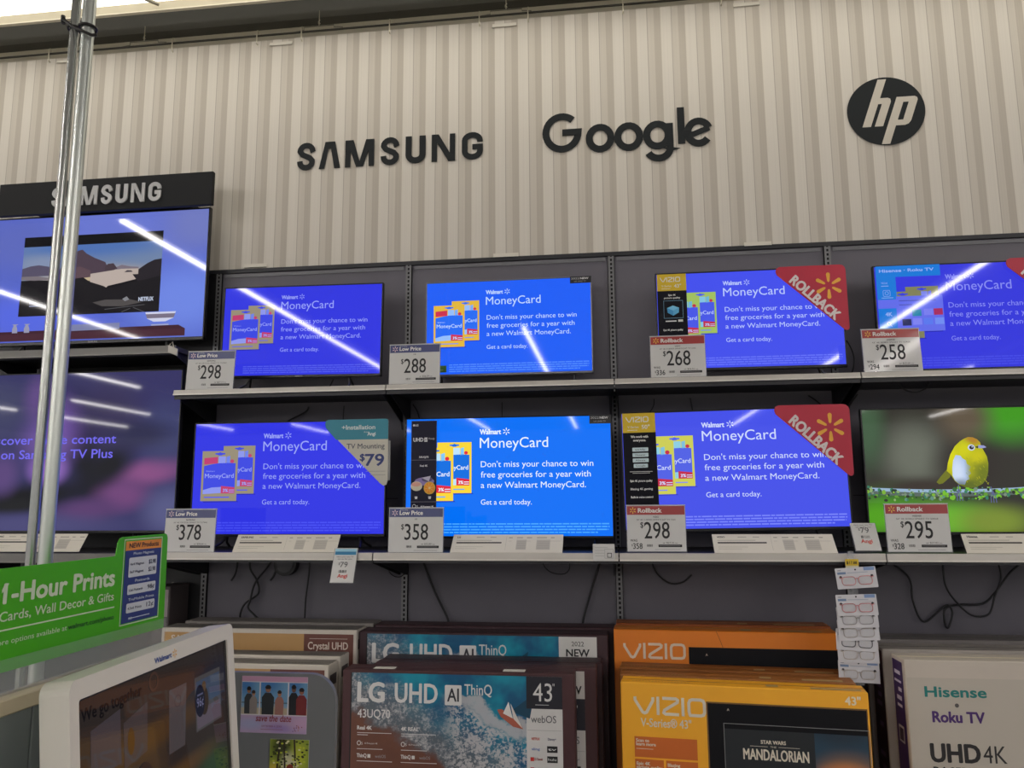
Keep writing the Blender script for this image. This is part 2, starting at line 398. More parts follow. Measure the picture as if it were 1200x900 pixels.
# ------------------------------------------------------------------ uprights and shelves
STEEL = P((120, 120, 122), .4, metal=.3)
SLOT = P((8, 8, 9), .8)
def upright(i, lab):
    b = MB()
    b.box(-.016, -.004, .17, .016, .011, 3.024, SLOT)
    b.box(-.0165, -.006, .17, -.006, 0, 3.024, STEEL); b.box(.006, -.006, .17, .0165, 0, 3.024, STEEL)
    z = .9
    while z < 3.02:
        b.box(-.006, -.006, z, .006, 0, z + .010, STEEL); z += .0254
    tag(b.build('shelf_upright', loc=(i * S, 0, 0)), lab, 'upright', 'slotted steel uprights')
upright(0, 'slotted steel upright beside the black display bay, leftmost upright')
upright(1, 'slotted steel upright between the first and second upper televisions, second from left')
upright(2, 'slotted steel upright between the second and third upper televisions, third from left')
upright(3, 'slotted steel upright behind the upper red corner topper, rightmost upright')
LIP = P((190, 185, 178), .4, metal=.15)
def shelf(x0, x1, yf, ztop, lh, lab, group, LIP=LIP, edge=(215, 210, 202)):
    t = empty('shelf', (x0, 0, ztop)); tag(t, lab, 'shelf', group)
    W = x1 - x0
    b = MB(); b.box(.003, yf + .012, -.03, W - .003, .0, -.004, P((46, 46, 50), .5)); b.box(.003, yf + .012, -.05, W - .003, yf + .03, -.03, P((40, 40, 44), .5))
    b.build('deck', t)
    b = MB(); b.prism([(yf - .0, -lh), (yf + .012, -lh), (yf + .012, 0), (yf + .004, 0)], 0, W - .006, LIP)
    # prism runs along y; turn it so that it runs along x
    b.v = [(y + .003, x, z) for (x, y, z) in b.v]
    b.box(.003, yf - .004, -lh - .003, W - .003, yf + .004, -lh + .004, P(edge, .35, metal=.15)); b.build('price_rail', t)
    for k, xx in enumerate((.02, W - .024)):
        b = MB(); b.M = Matrix.Translation((xx, 0, 0)) @ Matrix.Rotation(R(90), 4, 'Z')
        b.prism([(yf + .03, -.03), (0, -.03), (0, -.16), (-.03, -.16), (yf + .05, -.05)], 0, .004, P((30, 30, 33), .5)); b.build('bracket', t)
ug, lg_ = 'upper display shelves', 'lower display shelves'
for i, n in enumerate(['under the first television', 'under the second television', 'under the third television with red topper', 'at the right frame edge']):
    shelf(i * S, (i + 1) * S, -.445, 2.226, .026, 'upper grey steel shelf section with pale price rail %s' % n, ug)
for i, n in enumerate(['under the first bright blue television', 'under the brightest blue television', 'under the yellow-stickered television', 'under the television showing a bird']):
    shelf(i * S, (i + 1) * S, -.616, 1.352, .034, 'lower grey steel shelf section with pale price rail %s' % n, lg_)
shelf(-S, 0, -.445, 2.482, .042, 'dark shelf under the big upper left television of the black display', 'black display bay shelves', P((112, 110, 106), .45), (128, 126, 120))
shelf(-S, 0, -.616, 1.345, .045, 'dark shelf under the big lower left television of the black display', 'black display bay shelves', P((112, 110, 106), .45), (128, 126, 120))

# ------------------------------------------------------------------ televisions
def moneycard(b, W, H, z0, w, pal):
    bg, tx, yl, bl, rd, wh = (E(pal[k]) for k in ('bg', 'tx', 'yl', 'bl', 'rd', 'wh'))
    def X(u): return u * W
    def Z(v): return z0 + H * (1 - v)
    b.rect(0, z0, W, z0 + H, w, bg)
    w1 = w + .0004
    def T(t, u0, u1, v, h, bold=0): b.text(t, X(u0), Z(v), h * H, w1, tx, width=(u1 - u0) * W, bold=bold)
    T('Walmart', .367, .470, .140, .042, .05); b.spark(X(.497), Z(.118), .032 * H, w1, tx)
    T('MoneyCard', .366, .700, .257, .087)
    T("Don't miss your chance to win", .371, .915, .421, .050)
    T('free groceries for a year with', .371, .902, .509, .050)
    T('a new Walmart MoneyCard.', .371, .878, .598, .050)
    T('Get a card today.', .371, .618, .738, .043)
    fine = E(pal['fine'])
    random.seed(3)
    for k in range(4):
        u = .14
        end = (.985, .985, .98, .93)[k]
        while u < end:
            l = random.uniform(.012, .05); b.rect(X(u), Z(.905 + k * .0235), X(min(u + l, end)), Z(.894 + k * .0235), w1, fine); u += l + .004
    def card(u0, u1, v0, v1, w, full):
        cw, ch = u1 - u0, v1 - v0
        def q(a, c): return (X(u0 + a * cw), Z(v0 + c * ch))
        sh = E(pal['sh']); b.flat([q(.05, 1), q(1.0, .985), q(1.06, 1.02), q(.1, 1.03)], w - .0002, sh)
        b.flat([q(0, 0), q(0, 1), q(1, 1), q(1, 0)], w, yl)
        b.flat([q(.36, .045), q(.36, .07), q(.43, .075), q(.45, .09), q(.55, .09), q(.57, .075), q(.64, .07), q(.64, .045), q(.55, .04), q(.5, .025), q(.45, .04)], w + .0003, bl)
        b.flat([q(.06, .14), q(.06, .27), q(.44, .25), q(.44, .12)], w + .0003, rd if full else wh)
        b.flat([q(.46, .11), q(.46, .25), q(.66, .25), q(.66, .11)], w + .0003, wh); b.flat([q(.68, .12), q(.68, .26), q(.78, .25), q(.78, .10)], w + .0003, E(pal['lb']))
        b.flat([(X(u0 + .84 * cw) + .055 * cw * W * math.cos(a * .5), Z(v0 + .21 * ch) + .05 * cw * W * math.sin(a * .5)) for a in range(13)], w + .0003, rd)
        wave0 = [q(.06 + .88 * a / 10, .30 - .03 * math.sin(a / 10 * math.pi) - .05 * a / 10) for a in range(11)]
        b.flat(wave0 + [q(.94, .80), q(.6, .74), q(.3, .74), q(.06, .80)], w + .0003, bl)
        b.flat([q(.06, .78), q(.06, .86), q(.58, .84), q(.58, .72), q(.3, .73)], w + .0005, wh); b.flat([q(.56, .70), q(.56, .85), q(.94, .85), q(.94, .73)], w + .0006, rd)
        b.text('MoneyCard', X(u0 + .1 * cw), Z(v0 + .54 * ch), .085 * ch * H, w + .0006, tx, width=.8 * cw * W, bold=.02)
        b.text('Walmart', X(u0 + .12 * cw), Z(v0 + .42 * ch), .03 * ch * H, w + .0006, tx, width=.25 * cw * W)
        b.text('3%', X(u0 + .62 * cw), Z(v0 + .82 * ch), .06 * ch * H, w + .0009, tx, width=.14 * cw * W, bold=.05)
        for k in range(2): b.rect(X(u0 + .78 * cw), Z(v0 + (.79 + .04 * k) * ch), X(u0 + .93 * cw), Z(v0 + (.775 + .04 * k) * ch), w + .0009, tx)
        b.rect(X(u0 + .1 * cw), Z(v0 + .935 * ch), X(u0 + .8 * cw), Z(v0 + .915 * ch), w + .0003, E(pal['fine']))
    card(.155, .325, .205, .64, w + .0005, False); card(.043, .235, .25, .705, w + .0016, True)

def tv(name, label, loc, W, H, content, roll=0.0, legs=(), leg_h=.1, bezel=(.008, .016), brand=None, frame=P((22, 22, 25), .35), group='televisions on the display shelves', angled=True):
    """local origin: front bottom left corner of the frame"""
    t = empty(name, loc, (0, R(roll), 0)); tag(t, label, 'television', group)
    s, bt = bezel
    b = MB()
    b.box(0, 0, 0, W, .03, bt, frame, .003); b.box(0, 0, H - s, W, .03, H, frame, .003); b.box(0, 0, 0, s, .03, H, frame, .003); b.box(W - s, 0, 0, W, .03, H, frame, .003)
    if brand: b.text(brand, W / 2, bt * .3, bt * .42, .0006, P((170, 170, 172), .3), al='c', bold=.03)
    b.build('frame', t)
    b = MB(); b.box(.01, .022, .01, W - .01, .032, H - .01, BLACK); b.box(W * .18, .03, .02, W * .82, .075, H * .62, BLACK, .012); b.build('back_housing', t)
    b = MB(); b.M = Matrix.Translation((s, .004, bt)); content(b, W - 2 * s, H - s - bt); b.build('screen', t)
    for k, lx in enumerate(legs):
        b = MB()
        d = (-1 if k == 0 else 1) if angled else 0
        for e in (-1, 1):
            b.tube([(lx, .02, .01), (lx + d * .02, .02 + e * .03, -leg_h * .5), (lx + d * .035, .02 + e * .095, -leg_h + .006)], .007, P((30, 30, 33), .4), 8)
        b.build('stand_leg', t)
    return t
def mc(**pal):
    base = dict(bg=(50, 55, 222), tx=(150, 160, 243), yl=(150, 140, 118), bl=(60, 72, 225), rd=(190, 60, 110), wh=(140, 150, 235), lb=(110, 130, 235), fine=(85, 95, 232), sh=(36, 40, 180))
    base.update(pal)
    return lambda b, W, H: moneycard(b, W, H, 0, 0, base)
US = 2.226
tv('television', 'upper shelf television, leftmost blue advert screen with diagonal light streak', (.138, -.2, 2.325), .978, .552, mc(), .6, (.19, .78), .082, brand='SAMSUNG')
lgU = tv('television', 'upper shelf television with silver frame and small dark sticker top right', (1.357, -.125, 2.312), .967, .563,
         mc(bg=(33, 95, 245), tx=(190, 215, 255), yl=(226, 182, 62), bl=(40, 108, 245), rd=(205, 50, 80), wh=(150, 190, 250), lb=(120, 170, 250), fine=(85, 140, 250), sh=(20, 62, 200)),
         0, (.09, .86), .085, (.007, .014), frame=P((120, 120, 124), .35, metal=.6), angled=False)
vU = tv('television', 'upper shelf television with yellow and black strip, red topper on its right corner', (2.676, -.22, 2.291), .987, .553,
        mc(bg=(68, 80, 235), tx=(185, 200, 250), yl=(160, 190, 96), bl=(72, 88, 230), rd=(190, 45, 75), wh=(130, 195, 225), lb=(110, 180, 215), fine=(105, 118, 245), sh=(50, 60, 190)), 0, (.22, .84), .064, brand=None)
hU = tv('television', 'upper shelf television at the right edge showing a pale blue menu strip', (3.829, -.2, 2.258), .985, .582,
        mc(bg=(55, 58, 218), tx=(135, 140, 238), yl=(128, 128, 88), bl=(58, 64, 215), rd=(150, 60, 120), wh=(120, 130, 230), lb=(100, 110, 230), fine=(72, 78, 226), sh=(40, 44, 180)), 0, (.26, .75), .03)
tv('television', 'lower shelf television with teal and white installation topper on its corner', (.058, -.3, 1.416), 1.128, .640, mc(bg=(47, 52, 226), fine=(70, 78, 240)), 0, (.22, .98), .062, brand=None)
lgL = tv('television', 'lower shelf television with the brightest azure screen and dark left strip', (1.296, -.306, 1.408), 1.121, .648,
         mc(bg=(0, 112, 246), tx=(232, 244, 255), yl=(250, 214, 52), bl=(0, 110, 225), rd=(225, 35, 60), wh=(190, 228, 252), lb=(130, 200, 250), fine=(70, 165, 252), sh=(0, 60, 190)), 0, (.1, 1.02), .055, (.006, .012), angled=False)
vL = tv('television', 'lower shelf television with yellow and black strip, red topper at its right', (2.472, -.35, 1.437), 1.125, .622,
        mc(bg=(68, 80, 232), tx=(205, 216, 252), yl=(204, 204, 84), bl=(80, 96, 228), rd=(195, 40, 70), wh=(140, 205, 225), lb=(125, 190, 220), fine=(120, 132, 248), sh=(55, 62, 195)), -.8, (.2, .95), .083)

def sticker(parent, name, fn, label=None):
    b = MB(); fn(b); o = b.build(name, parent)
    if label: o['label'] = label
    return o
def new_tag(z, Wd, hh):
    def f(b):
        b.rect(0, 0, Wd, hh, 0, P((34, 34, 38), .3)); b.text('2022', Wd * .05, hh * .56, hh * .26, .0005, P((190, 190, 190), .4), width=Wd * .38); b.text('NEW', Wd * .48, hh * .56, hh * .26, .0005, P((225, 225, 225), .4), width=Wd * .38, bold=.05)
        b.text('LG UHD TV', Wd * .2, hh * .18, hh * .18, .0005, P((180, 180, 180), .4), width=Wd * .55)
    return f
def at_part(parent, name, loc, fn, label=None):
    o = sticker(parent, name, fn, label); o.location = loc; return o
at_part(lgU, 'corner_sticker', (.845, -.001, .522), new_tag(0, .122, .040), 'small dark sticker in the top right corner')
at_part(lgU, 'energy_sticker', (.028, -.001, .025), lambda b: (b.rect(0, 0, .098, .040, 0, P((70, 120, 60), .5)), b.rect(.01, .012, .08, .016, .0005, P((150, 180, 120), .5)), b.rect(.01, .024, .06, .028, .0005, P((150, 180, 120), .5))), 'small green sticker on the lower left of the screen')
at_part(lgL, 'corner_sticker', (1.005, -.001, .600), new_tag(0, .115, .046), 'small dark sticker in the top right corner')
def lg_strip(b):
    W, H = .142, .515; wt = P((225, 225, 228), .4)
    b.rect(0, 0, W, H, 0, P((32, 30, 50), .5, spec=.2)); b.frame(0, 0, W, H, .001, .0004, P((90, 88, 100), .4))
    b.rect(0, H - .215, W, H - .213, .0004, P((130, 128, 140), .4)); b.rect(0, H - .44, W, H - .438, .0004, P((130, 128, 140), .4))
    b.flat(ellipse(.014, H - .024, .006, .006, 14), .0004, wt); b.text('LG', .022, H - .029, .010, .0004, wt, bold=.06)
    b.text('UHD', .012, H - .113, .020, .0004, wt, width=.055, bold=.05); b.rect(.073, H - .115, .09, H - .092, .0004, wt); b.text('AI', .076, H - .110, .013, .0007, INK, width=.011); b.text('ThinQ', .095, H - .103, .009, .0004, wt, width=.034)
    b.text('50UQ70', .045, H - .203, .010, .0004, wt, width=.052, bold=.05); b.text('Real 4K', .05, H - .25, .010, .0004, wt, width=.042, bold=.05)
    # bowl of fruit, cut orange
    b.flat(ellipse(.075, H - .33, .055, .022, 20), .0004, P((150, 130, 190), .5)); b.flat(ellipse(.09, H - .318, .03, .014, 14), .0006, P((90, 80, 120), .5)); b.flat([(.06, H - .31), (.1, H - .33), (.11, H - .30)], .0007, P((205, 200, 215), .5))
    b.flat(ellipse(.032, H - .355, .032, .026, 20), .0008, P((225, 215, 190), .5)); b.flat(ellipse(.030, H - .345, .026, .012, 16), .001, P((228, 170, 150), .5))
    b.flat(ellipse(.104, H - .365, .032, .034, 24), .0012, P((238, 190, 60), .5)); b.flat(ellipse(.104, H - .365, .027, .029, 24), .0014, P((250, 160, 20), .5)); b.flat(ellipse(.104, H - .365, .006, .006, 10), .0016, P((252, 225, 160), .5))
    for k in range(8):
        a = R(45 * k + 10); b.ribbon([(.104 + .007 * math.cos(a), H - .365 + .007 * math.sin(a)), (.104 + .026 * math.cos(a), H - .365 + .028 * math.sin(a))], .0014, .0016, P((252, 215, 130), .5))
    for x in (.03, .105): b.flat([(x - .006, H - .424), (x + .006, H - .424), (x + .008, H - .41), (x - .008, H - .41)], .0004, wt)
    b.ribbon(ellipse(.020, H - .463, .009, .010, 16), .003, .0004, wt, closed=True); b.text('5', .034, H - .47, .012, .0004, wt); b.text('AI Processor 4K', .055, H - .468, .008, .0004, wt, width=.072, bold=.05)
at_part(lgL, 'side_sticker', (.033, -.001, .118), lg_strip, 'dark vertical sticker with white lettering and a cut orange')
def vizio_mark(b, x, z, h, w, m, th=0.0, t=None):
    t = t or .165 * h
    def rb(p, cl=False): b.ribbon([(x + px * h, z + pz * h) for px, pz in p], t, w, m, th, cl)
    rb([(.0, .96), (.0, .78), (.42, .12), (.53, .075), (.64, .12), (1.02, .78), (1.02, .96)])
    rb([(1.30, 0), (1.30, 1)])
    rb([(1.56, .93), (2.32, .93), (2.42, .86), (2.40, .74), (1.66, .28), (1.62, .14), (1.72, .07), (2.48, .07)])
    rb([(2.70, 0), (2.70, 1)])
    rb([(3.10, .07), (3.70, .07), (3.84, .12), (3.9, .26), (3.9, .74), (3.84, .88), (3.7, .93), (3.24, .93), (3.1, .88), (3.04, .74), (3.04, .26), (3.08, .11)], True)
def vizio_strip(W, H, big, lines, icons):
    def f(b):
        yl = P((220, 186, 34), .5); wt = P((230, 230, 225), .45)
        b.rect(0, 0, W, H, 0, P((15, 15, 25), .6, spec=.2)); b.rect(0, H - W * .6, W, H, .0004, yl)
        vizio_mark(b, W * .12, H - W * .28, W * .17, .0008, wt)
        b.text('V-Series', W * .15, H - W * .46, W * .07, .0008, wt, width=W * .34); b.text(big, W * .58, H - W * .49, W * .12, .0008, wt, width=W * .24, bold=.02)
        b.rect(W * .15, H - W * .53, W * .45, H - W * .515, .0008, wt)
        if icons == 'cube':
            b.text('Epic 4K', W * .5, H - W * .78, W * .055, .0008, wt, al='c', bold=.06); b.text('picture quality', W * .5, H - W * .88, W * .055, .0008, wt, al='c', width=W * .55, bold=.06)
            b.frame(W * .2, H - W * 1.58, W * .86, H - W * .95, W * .012, .0008, P((120, 170, 200), .5))
            cx, cz, k = W * .52, H - W * 1.26, W * .24
            for col, q in (((120, 200, 235), [(0, .55), (-.85, .2), (0, -.2), (.85, .2)]), ((60, 150, 205), [(-.85, .2), (0, -.2), (0, -.95), (-.8, -.5)]), ((90, 175, 220), [(.85, .2), (0, -.2), (0, -.95), (.8, -.5)])):
                b.flat([(cx + u * k, cz + v * k) for u, v in q], .0008, P(col, .5))
            b.rect(W * .25, H - W * 1.70, W * .62, H - W * 1.66, .0008, wt); b.rect(W * .68, H - W * 1.71, W * .84, H - W * 1.63, .0008, wt)
            zt = H - W * 2.02
        else:
            b.text('We work with', W * .5, H - W * .76, W * .07, .0008, wt, al='c', width=W * .52, bold=.06); b.text('everyone.', W * .5, H - W * .87, W * .07, .0008, wt, al='c', width=W * .38, bold=.06)
            for k in range(4):
                z = H - W * (1.18 + .165 * k); b.flat(rrect(W * (.27 + .02 * (k > 2)), z, W * (.75 - .03 * (k > 2)), z + W * .12, W * .02), .0008, P((205, 225, 230), .4)); b.text(('Apple AirPlay', 'Chromecast', 'Alexa', 'Google')[k], W * .5, z + W * .035, W * .05, .0012, INK, al='c', width=W * .3)
            b.rect(W * .17, H - W * 1.80, W * .85, H - W * 1.785, .0008, wt); b.rect(W * .25, H - W * 1.845, W * .77, H - W * 1.83, .0008, wt); zt = H - W * 2.1
        for k, l in enumerate(lines): b.text(l, W * .5, zt - k * W * .245, W * .06, .0008, wt, al='c', width=W * .66, bold=.06)
    return f
at_part(vU, 'side_sticker', (.010, -.001, .130), vizio_strip(.158, .415, '43"', ['Epic 4K picture quality', 'Blazing 4K gaming'], 'cube'), 'black vertical sticker with yellow top and a blue cube')
at_part(vL, 'side_sticker', (.010, -.001, .098), vizio_strip(.170, .518, '50"', ['Epic 4K picture quality', 'Blazing 4K gaming', 'Built-in voice control'], 'logos'), 'black vertical sticker with yellow top and four white badges')
def his_menu(b):
    cy = E((28, 120, 214)); wt = E((150, 175, 240)); li = E((98, 108, 232))
    b.rect(0, .50, .325, .561, .0, cy); b.rect(0, .0, .098, .50, .0, cy)
    b.text('Hisense · Roku TV', .018, .527, .016, .0005, wt, width=.275, bold=.05)
    b.text('TECH', .022, .463, .009, .0005, wt); b.rect(.022, .45, .06, .453, .0005, wt)
    b.ribbon(rrect(.03, .395, .065, .428, .006), .002, .0005, wt, closed=True); b.ribbon(ellipse(.048, .412, .009, .009, 12), .002, .0005, wt, closed=True)
    b.text('4K', .034, .287, .02, .0005, wt, bold=.04); b.ribbon(ellipse(.048, .246, .009, .009, 12), .0025, .0005, wt, closed=True); b.ribbon([(.055, .239), (.064, .228)], .003, .0005, wt)
    b.rect(.02, .385, .08, .388, .0005, wt); b.rect(.02, .215, .08, .218, .0005, wt); b.rect(.04, .16, .06, .175, .0005, wt)
    b.flat([(.0, .328), (.0, .376), (.092, .376), (.092, .392), (.325, .392), (.325, .20), (.09, .20), (.09, .328)], .0024, li)
    for k, (u, z, c) in enumerate([(.12, .285, (115, 122, 236)), (.168, .282, (30, 130, 165)), (.226, .285, (120, 125, 236)), (.275, .285, (165, 45, 95)), (.115, .232, (38, 42, 90)), (.168, .235, (125, 130, 238)), (.222, .235, (90, 120, 236)), (.278, .235, (112, 140, 240))]):
        b.rect(u, z, u + .045, z + .035, .0028, E(c))
    for k in range(2): b.rect(.105, .365 - k * .022, .29 - k * .12, .369 - k * .022, .0028, E((70, 75, 170)))
def hU_overlay():
    b = MB(); b.M = Matrix.Translation((.014, .0, .016)); his_menu(b); b.build('menu_sticker', hU)['label'] = 'clear blue sticker strip with menu icons on the left of the screen'
hU_overlay()
# bird picture
def bird(b, W, H):
    m = blob_mat('bird_backdrop', (52, 50, 44), [
        (0.213, .62, 0.213, .42, (104, 108, 96), 0), (0.114, .25, 0.213, .2, (62, 122, 36), 0), (0.035, .12, 0.177, .22, (84, 158, 36), 0), (0.320, .10, 0.320, .22, (104, 176, 44), 0), (0.532, .08, 0.248, .2, (120, 140, 50), 0),
        (0.639, .95, 0.284, .35, (66, 150, 34), 0), (0.014, .85, 0.128, .5, (66, 92, 66), 0), (0.234, .36, 0.355, .12, (58, 50, 44), 0), (0.440, .55, 0.213, .3, (50, 44, 40), 0), (0.440, .92, 0.177, .3, (96, 84, 68), 0)], emit=True)
    b.rect(0, 0, W, H, 0, m, uv=True)
    def qw(u, v): return (u * W, v * H)
    def q(u, v): return ((.298 + (u - .285) * .79) * W, (.36 + (v - .385) * 1.12) * H)
    # branch
    bx = [(0, .355), (.04, .352), (.12, .345), (.22, .338), (.32, .335), (.42, .335), (.52, .338), (.62, .345), (.75, .36), (.9, .375), (1, .38)]
    b.flat([qw(*p) for p in bx] + [qw(u, v - .052) for u, v in reversed(bx)], .0005, E((88, 102, 96)))
    b.ribbon([qw(u, v - .008) for u, v in bx], .026 * H, .0008, E((150, 178, 205)))
    random.seed(5)
    for k in range(300):
        u = random.random(); dv = random.uniform(-.085, -.015) if random.random() < .75 else random.uniform(-.02, .008)
        v0 = .337 + .04 * u * u + (.02 if u < .06 else 0)
        c = random.choice([(96, 150, 50), (58, 104, 56), (56, 122, 96), (124, 176, 56), (96, 140, 124), (40, 62, 44), (46, 52, 40), (140, 172, 110), (120, 140, 120)])
        if u > .3 and random.random() < .35: c = (118, 186, 44)
        r = random.uniform(.003, .011); b.flat([(p[0], p[1]) for p in ellipse(u * W, (v0 + dv) * H, r, r * random.uniform(.6, 1.3), 7)], .001 + k * 2e-6, E(c))
    # tail, body, wing, head
    yg = (186, 184, 14)
    b.flat([q(.31, .46), q(.285, .42), q(.298, .405), q(.318, .41), q(.36, .455), q(.385, .53), q(.345, .51)], .0016, E((112, 116, 34)))
    body = [(.345, .50), (.355, .56), (.372, .62), (.40, .68), (.43, .715), (.455, .735), (.475, .745), (.50, .742), (.522, .728), (.537, .705), (.54, .68), (.553, .64), (.566, .60), (.57, .55), (.565, .49), (.552, .44), (.53, .405), (.50, .385), (.47, .375), (.435, .382), (.405, .40), (.385, .425), (.372, .455), (.365, .475)]
    bp = [q(*p) for p in body]; bx0 = min(p[0] for p in bp); bx1 = max(p[0] for p in bp); bz0 = min(p[1] for p in bp); bz1 = max(p[1] for p in bp)
    def fl(pts, w, m): b.flat(pts, w, m, [((x - bx0) / (bx1 - bx0), (z - bz0) / (bz1 - bz0)) for x, z in pts])
    plum = blob_mat('bird_plumage', (178, 178, 22), [(.9, .25, .5, .5, (112, 122, 30), 0), (.5, .05, .6, .25, (96, 108, 34), 0), (.15, .6, .35, .5, (214, 210, 16), 35), (.68, .95, .3, .16, (176, 128, 40), -10), (.75, .62, .3, .2, (198, 192, 16), 0), (.45, .75, .3, .25, (206, 204, 14), 0)], emit=True)
    wing = blob_mat('bird_flank', (164, 186, 226), [(.25, .3, .3, .5, (206, 220, 244), 0), (.6, .35, .2, .5, (150, 160, 120), 0), (.3, .05, .4, .2, (120, 134, 150), 0)], emit=True)
    fl(bp, .0018, plum)
    fl([q(*p) for p in [(.40, .615), (.425, .61), (.435, .59), (.452, .575), (.455, .55), (.474, .53), (.466, .505), (.474, .48), (.458, .465), (.462, .44), (.445, .43), (.435, .40), (.405, .405), (.385, .43), (.374, .465), (.376, .52), (.384, .575)]], .0021, wing)
    for k in range(60):
        u, v = random.uniform(.44, .56), random.uniform(.40, .60); l = random.uniform(.006, .014)
        b.ribbon([q(u, v), q(u + .006, v - l)], .0016, .0023 + k * 1e-6, E(random.choice([(140, 146, 34), (196, 190, 30), (120, 128, 40)])))
    ex, ez = q(.487, .668)
    b.flat(ellipse(ex, ez, .017, .0155, 18), .0025, E((196, 206, 226))); b.flat(ellipse(ex + .001, ez, .0105, .0095, 16), .0027, E((34, 34, 44))); b.flat(ellipse(ex + .004, ez + .003, .003, .003, 8), .0029, E((220, 225, 240)))
    b.flat([q(.506, .672), q(.525, .68), q(.522, .66)], .0026, E((60, 62, 40)))
    b.flat([q(.525, .685), q(.555, .682), q(.568, .668), q(.55, .662), q(.525, .662)], .0026, E((150, 155, 205)))
    for (u, v, d) in ((.40, .40, 0), (.57, .385, .008)):
        for k in range(3):
            b.ribbon([q(u, v), q(u + d, v - .03), q(u + d - .012 + .013 * k, v - .075), q(u + d - .012 + .014 * k, v - .115)], .0045, .0026 + k * 1e-5, E((92, 98, 140)))
tv('television', 'lower shelf television at the right edge showing a small yellow bird on a branch', (3.682, -.3, 1.422), 1.13, .637, bird, 0, (.2, .95), .068)
# big left televisions
def fjord(b, W, H):
    m = blob_mat('wall_glow', (84, 100, 196), [(.55, .9, .6, .5, (104, 118, 206), 0), (.95, .9, .25, .4, (112, 122, 190), 0), (.9, .3, .4, .45, (110, 134, 226), 0), (.2, .2, .5, .3, (86, 104, 222), 0), (.1, .8, .35, .4, (92, 104, 186), 0)], emit=True)
    b.rect(0, 0, W, H, 0, m, uv=True)
    def q(u, v): return (u * W, (1 - v) * H)
    x0, x1, v0, v1 = .135, .795, .155, .795
    b.rect(*q(x0, v1), *q(x1, v0), .0005, E((16, 16, 20)))
    sky = blob_mat('fjord_sky', (110, 130, 165), [(.55, .0, .7, .55, (190, 172, 140), 0), (.5, .95, .9, .5, (78, 112, 176), 0), (.15, .5, .3, .4, (128, 142, 172), 0)], emit=True)
    b.rect(*q(x0, .53), *q(x1, .235), .0008, sky, uv=True)
    def g(u, v): return q(x0 + u * (x1 - x0), v0 + v * (v1 - v0))
    b.flat([g(0, .40), g(.06, .37), (g(.12, .36)), g(.18, .38), g(.3, .44), g(.3, .5), g(0, .5)], .001, E((84, 78, 100)))
    b.flat([g(.25, .46), g(.32, .36), g(.36, .27), g(.40, .2), g(.43, .19), g(.46, .24), g(.52, .30), g(.60, .36), g(.62, .43), g(.66, .49), g(.5, .53), g(.25, .56)], .0013, E((76, 62, 74)))
    b.flat([g(.25, .52), g(.33, .44), g(.42, .40), g(.5, .46), g(.5, .54), g(.25, .57)], .0014, E((92, 72, 80)))
    b.flat([g(.60, .42), g(.62, .385), g(.66, .38), g(.69, .45), g(.66, .47), g(.6, .47)], .0015, E((70, 58, 66)))
    b.flat([g(.68, .43), g(.72, .405), g(.78, .43), g(.84, .44), g(.84, .46), g(.68, .46)], .0012, E((120, 110, 122)))
    b.flat([g(.5, .5), g(.6, .48), g(.72, .455), g(.84, .46), g(.84, .52), g(.88, .56), g(.84, .585), g(.72, .63), g(.63, .66), g(.61, .70), g(.60, .66), g(.5, .60)], .0016, E((182, 168, 160)))
    b.flat([g(.74, .50), g(.76, .475), g(.79, .48), g(.80, .5)], .0018, E((70, 64, 70)))
    b.flat([g(.84, .47), g(.90, .40), g(.95, .36), g(1, .35), g(1, .9), g(.84, .62), (g(.8, .53)), g(.84, .53)], .0018, E((38, 34, 40)))
    b.flat([g(0, .55), g(.1, .55), g(.3, .57), g(.45, .54), g(.5, .60), g(.60, .66), g(.63, .69), g(.75, .64), g(.9, .6), g(1, .56), g(1, 1), g(0, 1)], .002, E((26, 24, 28)))
    b.flat([g(0, .5), g(.12, .5), g(.2, .53), g(.2, .55), g(.1, .555), g(0, .54)], .0021, E((120, 112, 118))); b.flat([g(.53, .86), g(.62, .83), g(.8, .84), g(.88, .88), g(.75, .92), g(.6, .91)], .0022, E((78, 74, 74)))
    b.flat([g(.74, .83), g(.77, .80), g(.79, .84), g(.76, .86)], .0024, E((130, 132, 138)))
    for l in ([(.62, .95), (.9, .91)], [(.8, .95), (.74, .99)], [(.82, .94), (.9, 1.0)]): b.ribbon([g(*p) for p in l], .004, .0024, E((84, 84, 88)))
    b.text('NETFLIX', *g(.855, .865), .03 * H, .0024, E((190, 200, 220)), width=.068 * W, bold=.05)
    b.text('HIDDEN', *g(.075, .85), .012 * H, .0024, E((140, 150, 185)), width=.035 * W); b.rect(*g(.075, .88), *g(.17, .87), .0024, E((140, 150, 185)))
    # sideboard with vases and bowl at the foot of the picture
    b.rect(*q(-.0, .99), *q(.92, .935), .0026, E((72, 40, 52))); b.flat([q(0, .935), q(.92, .935), q(.89, .905), q(0, .915)], .0027, E((62, 34, 46)))
    b.flat([q(.36, .925), q(.36, .875), q(.62, .872), q(.62, .92)], .0029, E((120, 126, 165)))
    b.flat([q(.735, .80), q(.875, .80), q(.865, .85), q(.83, .875), q(.775, .875), q(.745, .85)], .0031, E((205, 208, 232))); b.flat([q(.737, .815), q(.873, .815), q(.866, .848), q(.745, .848)], .0033, E((120, 112, 132))); b.rect(*q(.765, .905), *q(.845, .895), .0031, E((160, 165, 200)))
    for u, s_ in ((.125, 1), (.182, 1.1)):
        b.flat([q(u - .012, .925), q(u + .014, .925), q(u + .012 * s_, .89), q(u + .006, .865), q(u + .016, .855), q(u - .014, .855), q(u - .006, .865), q(u - .012 * s_, .89)], .003, E((150, 150, 176)))
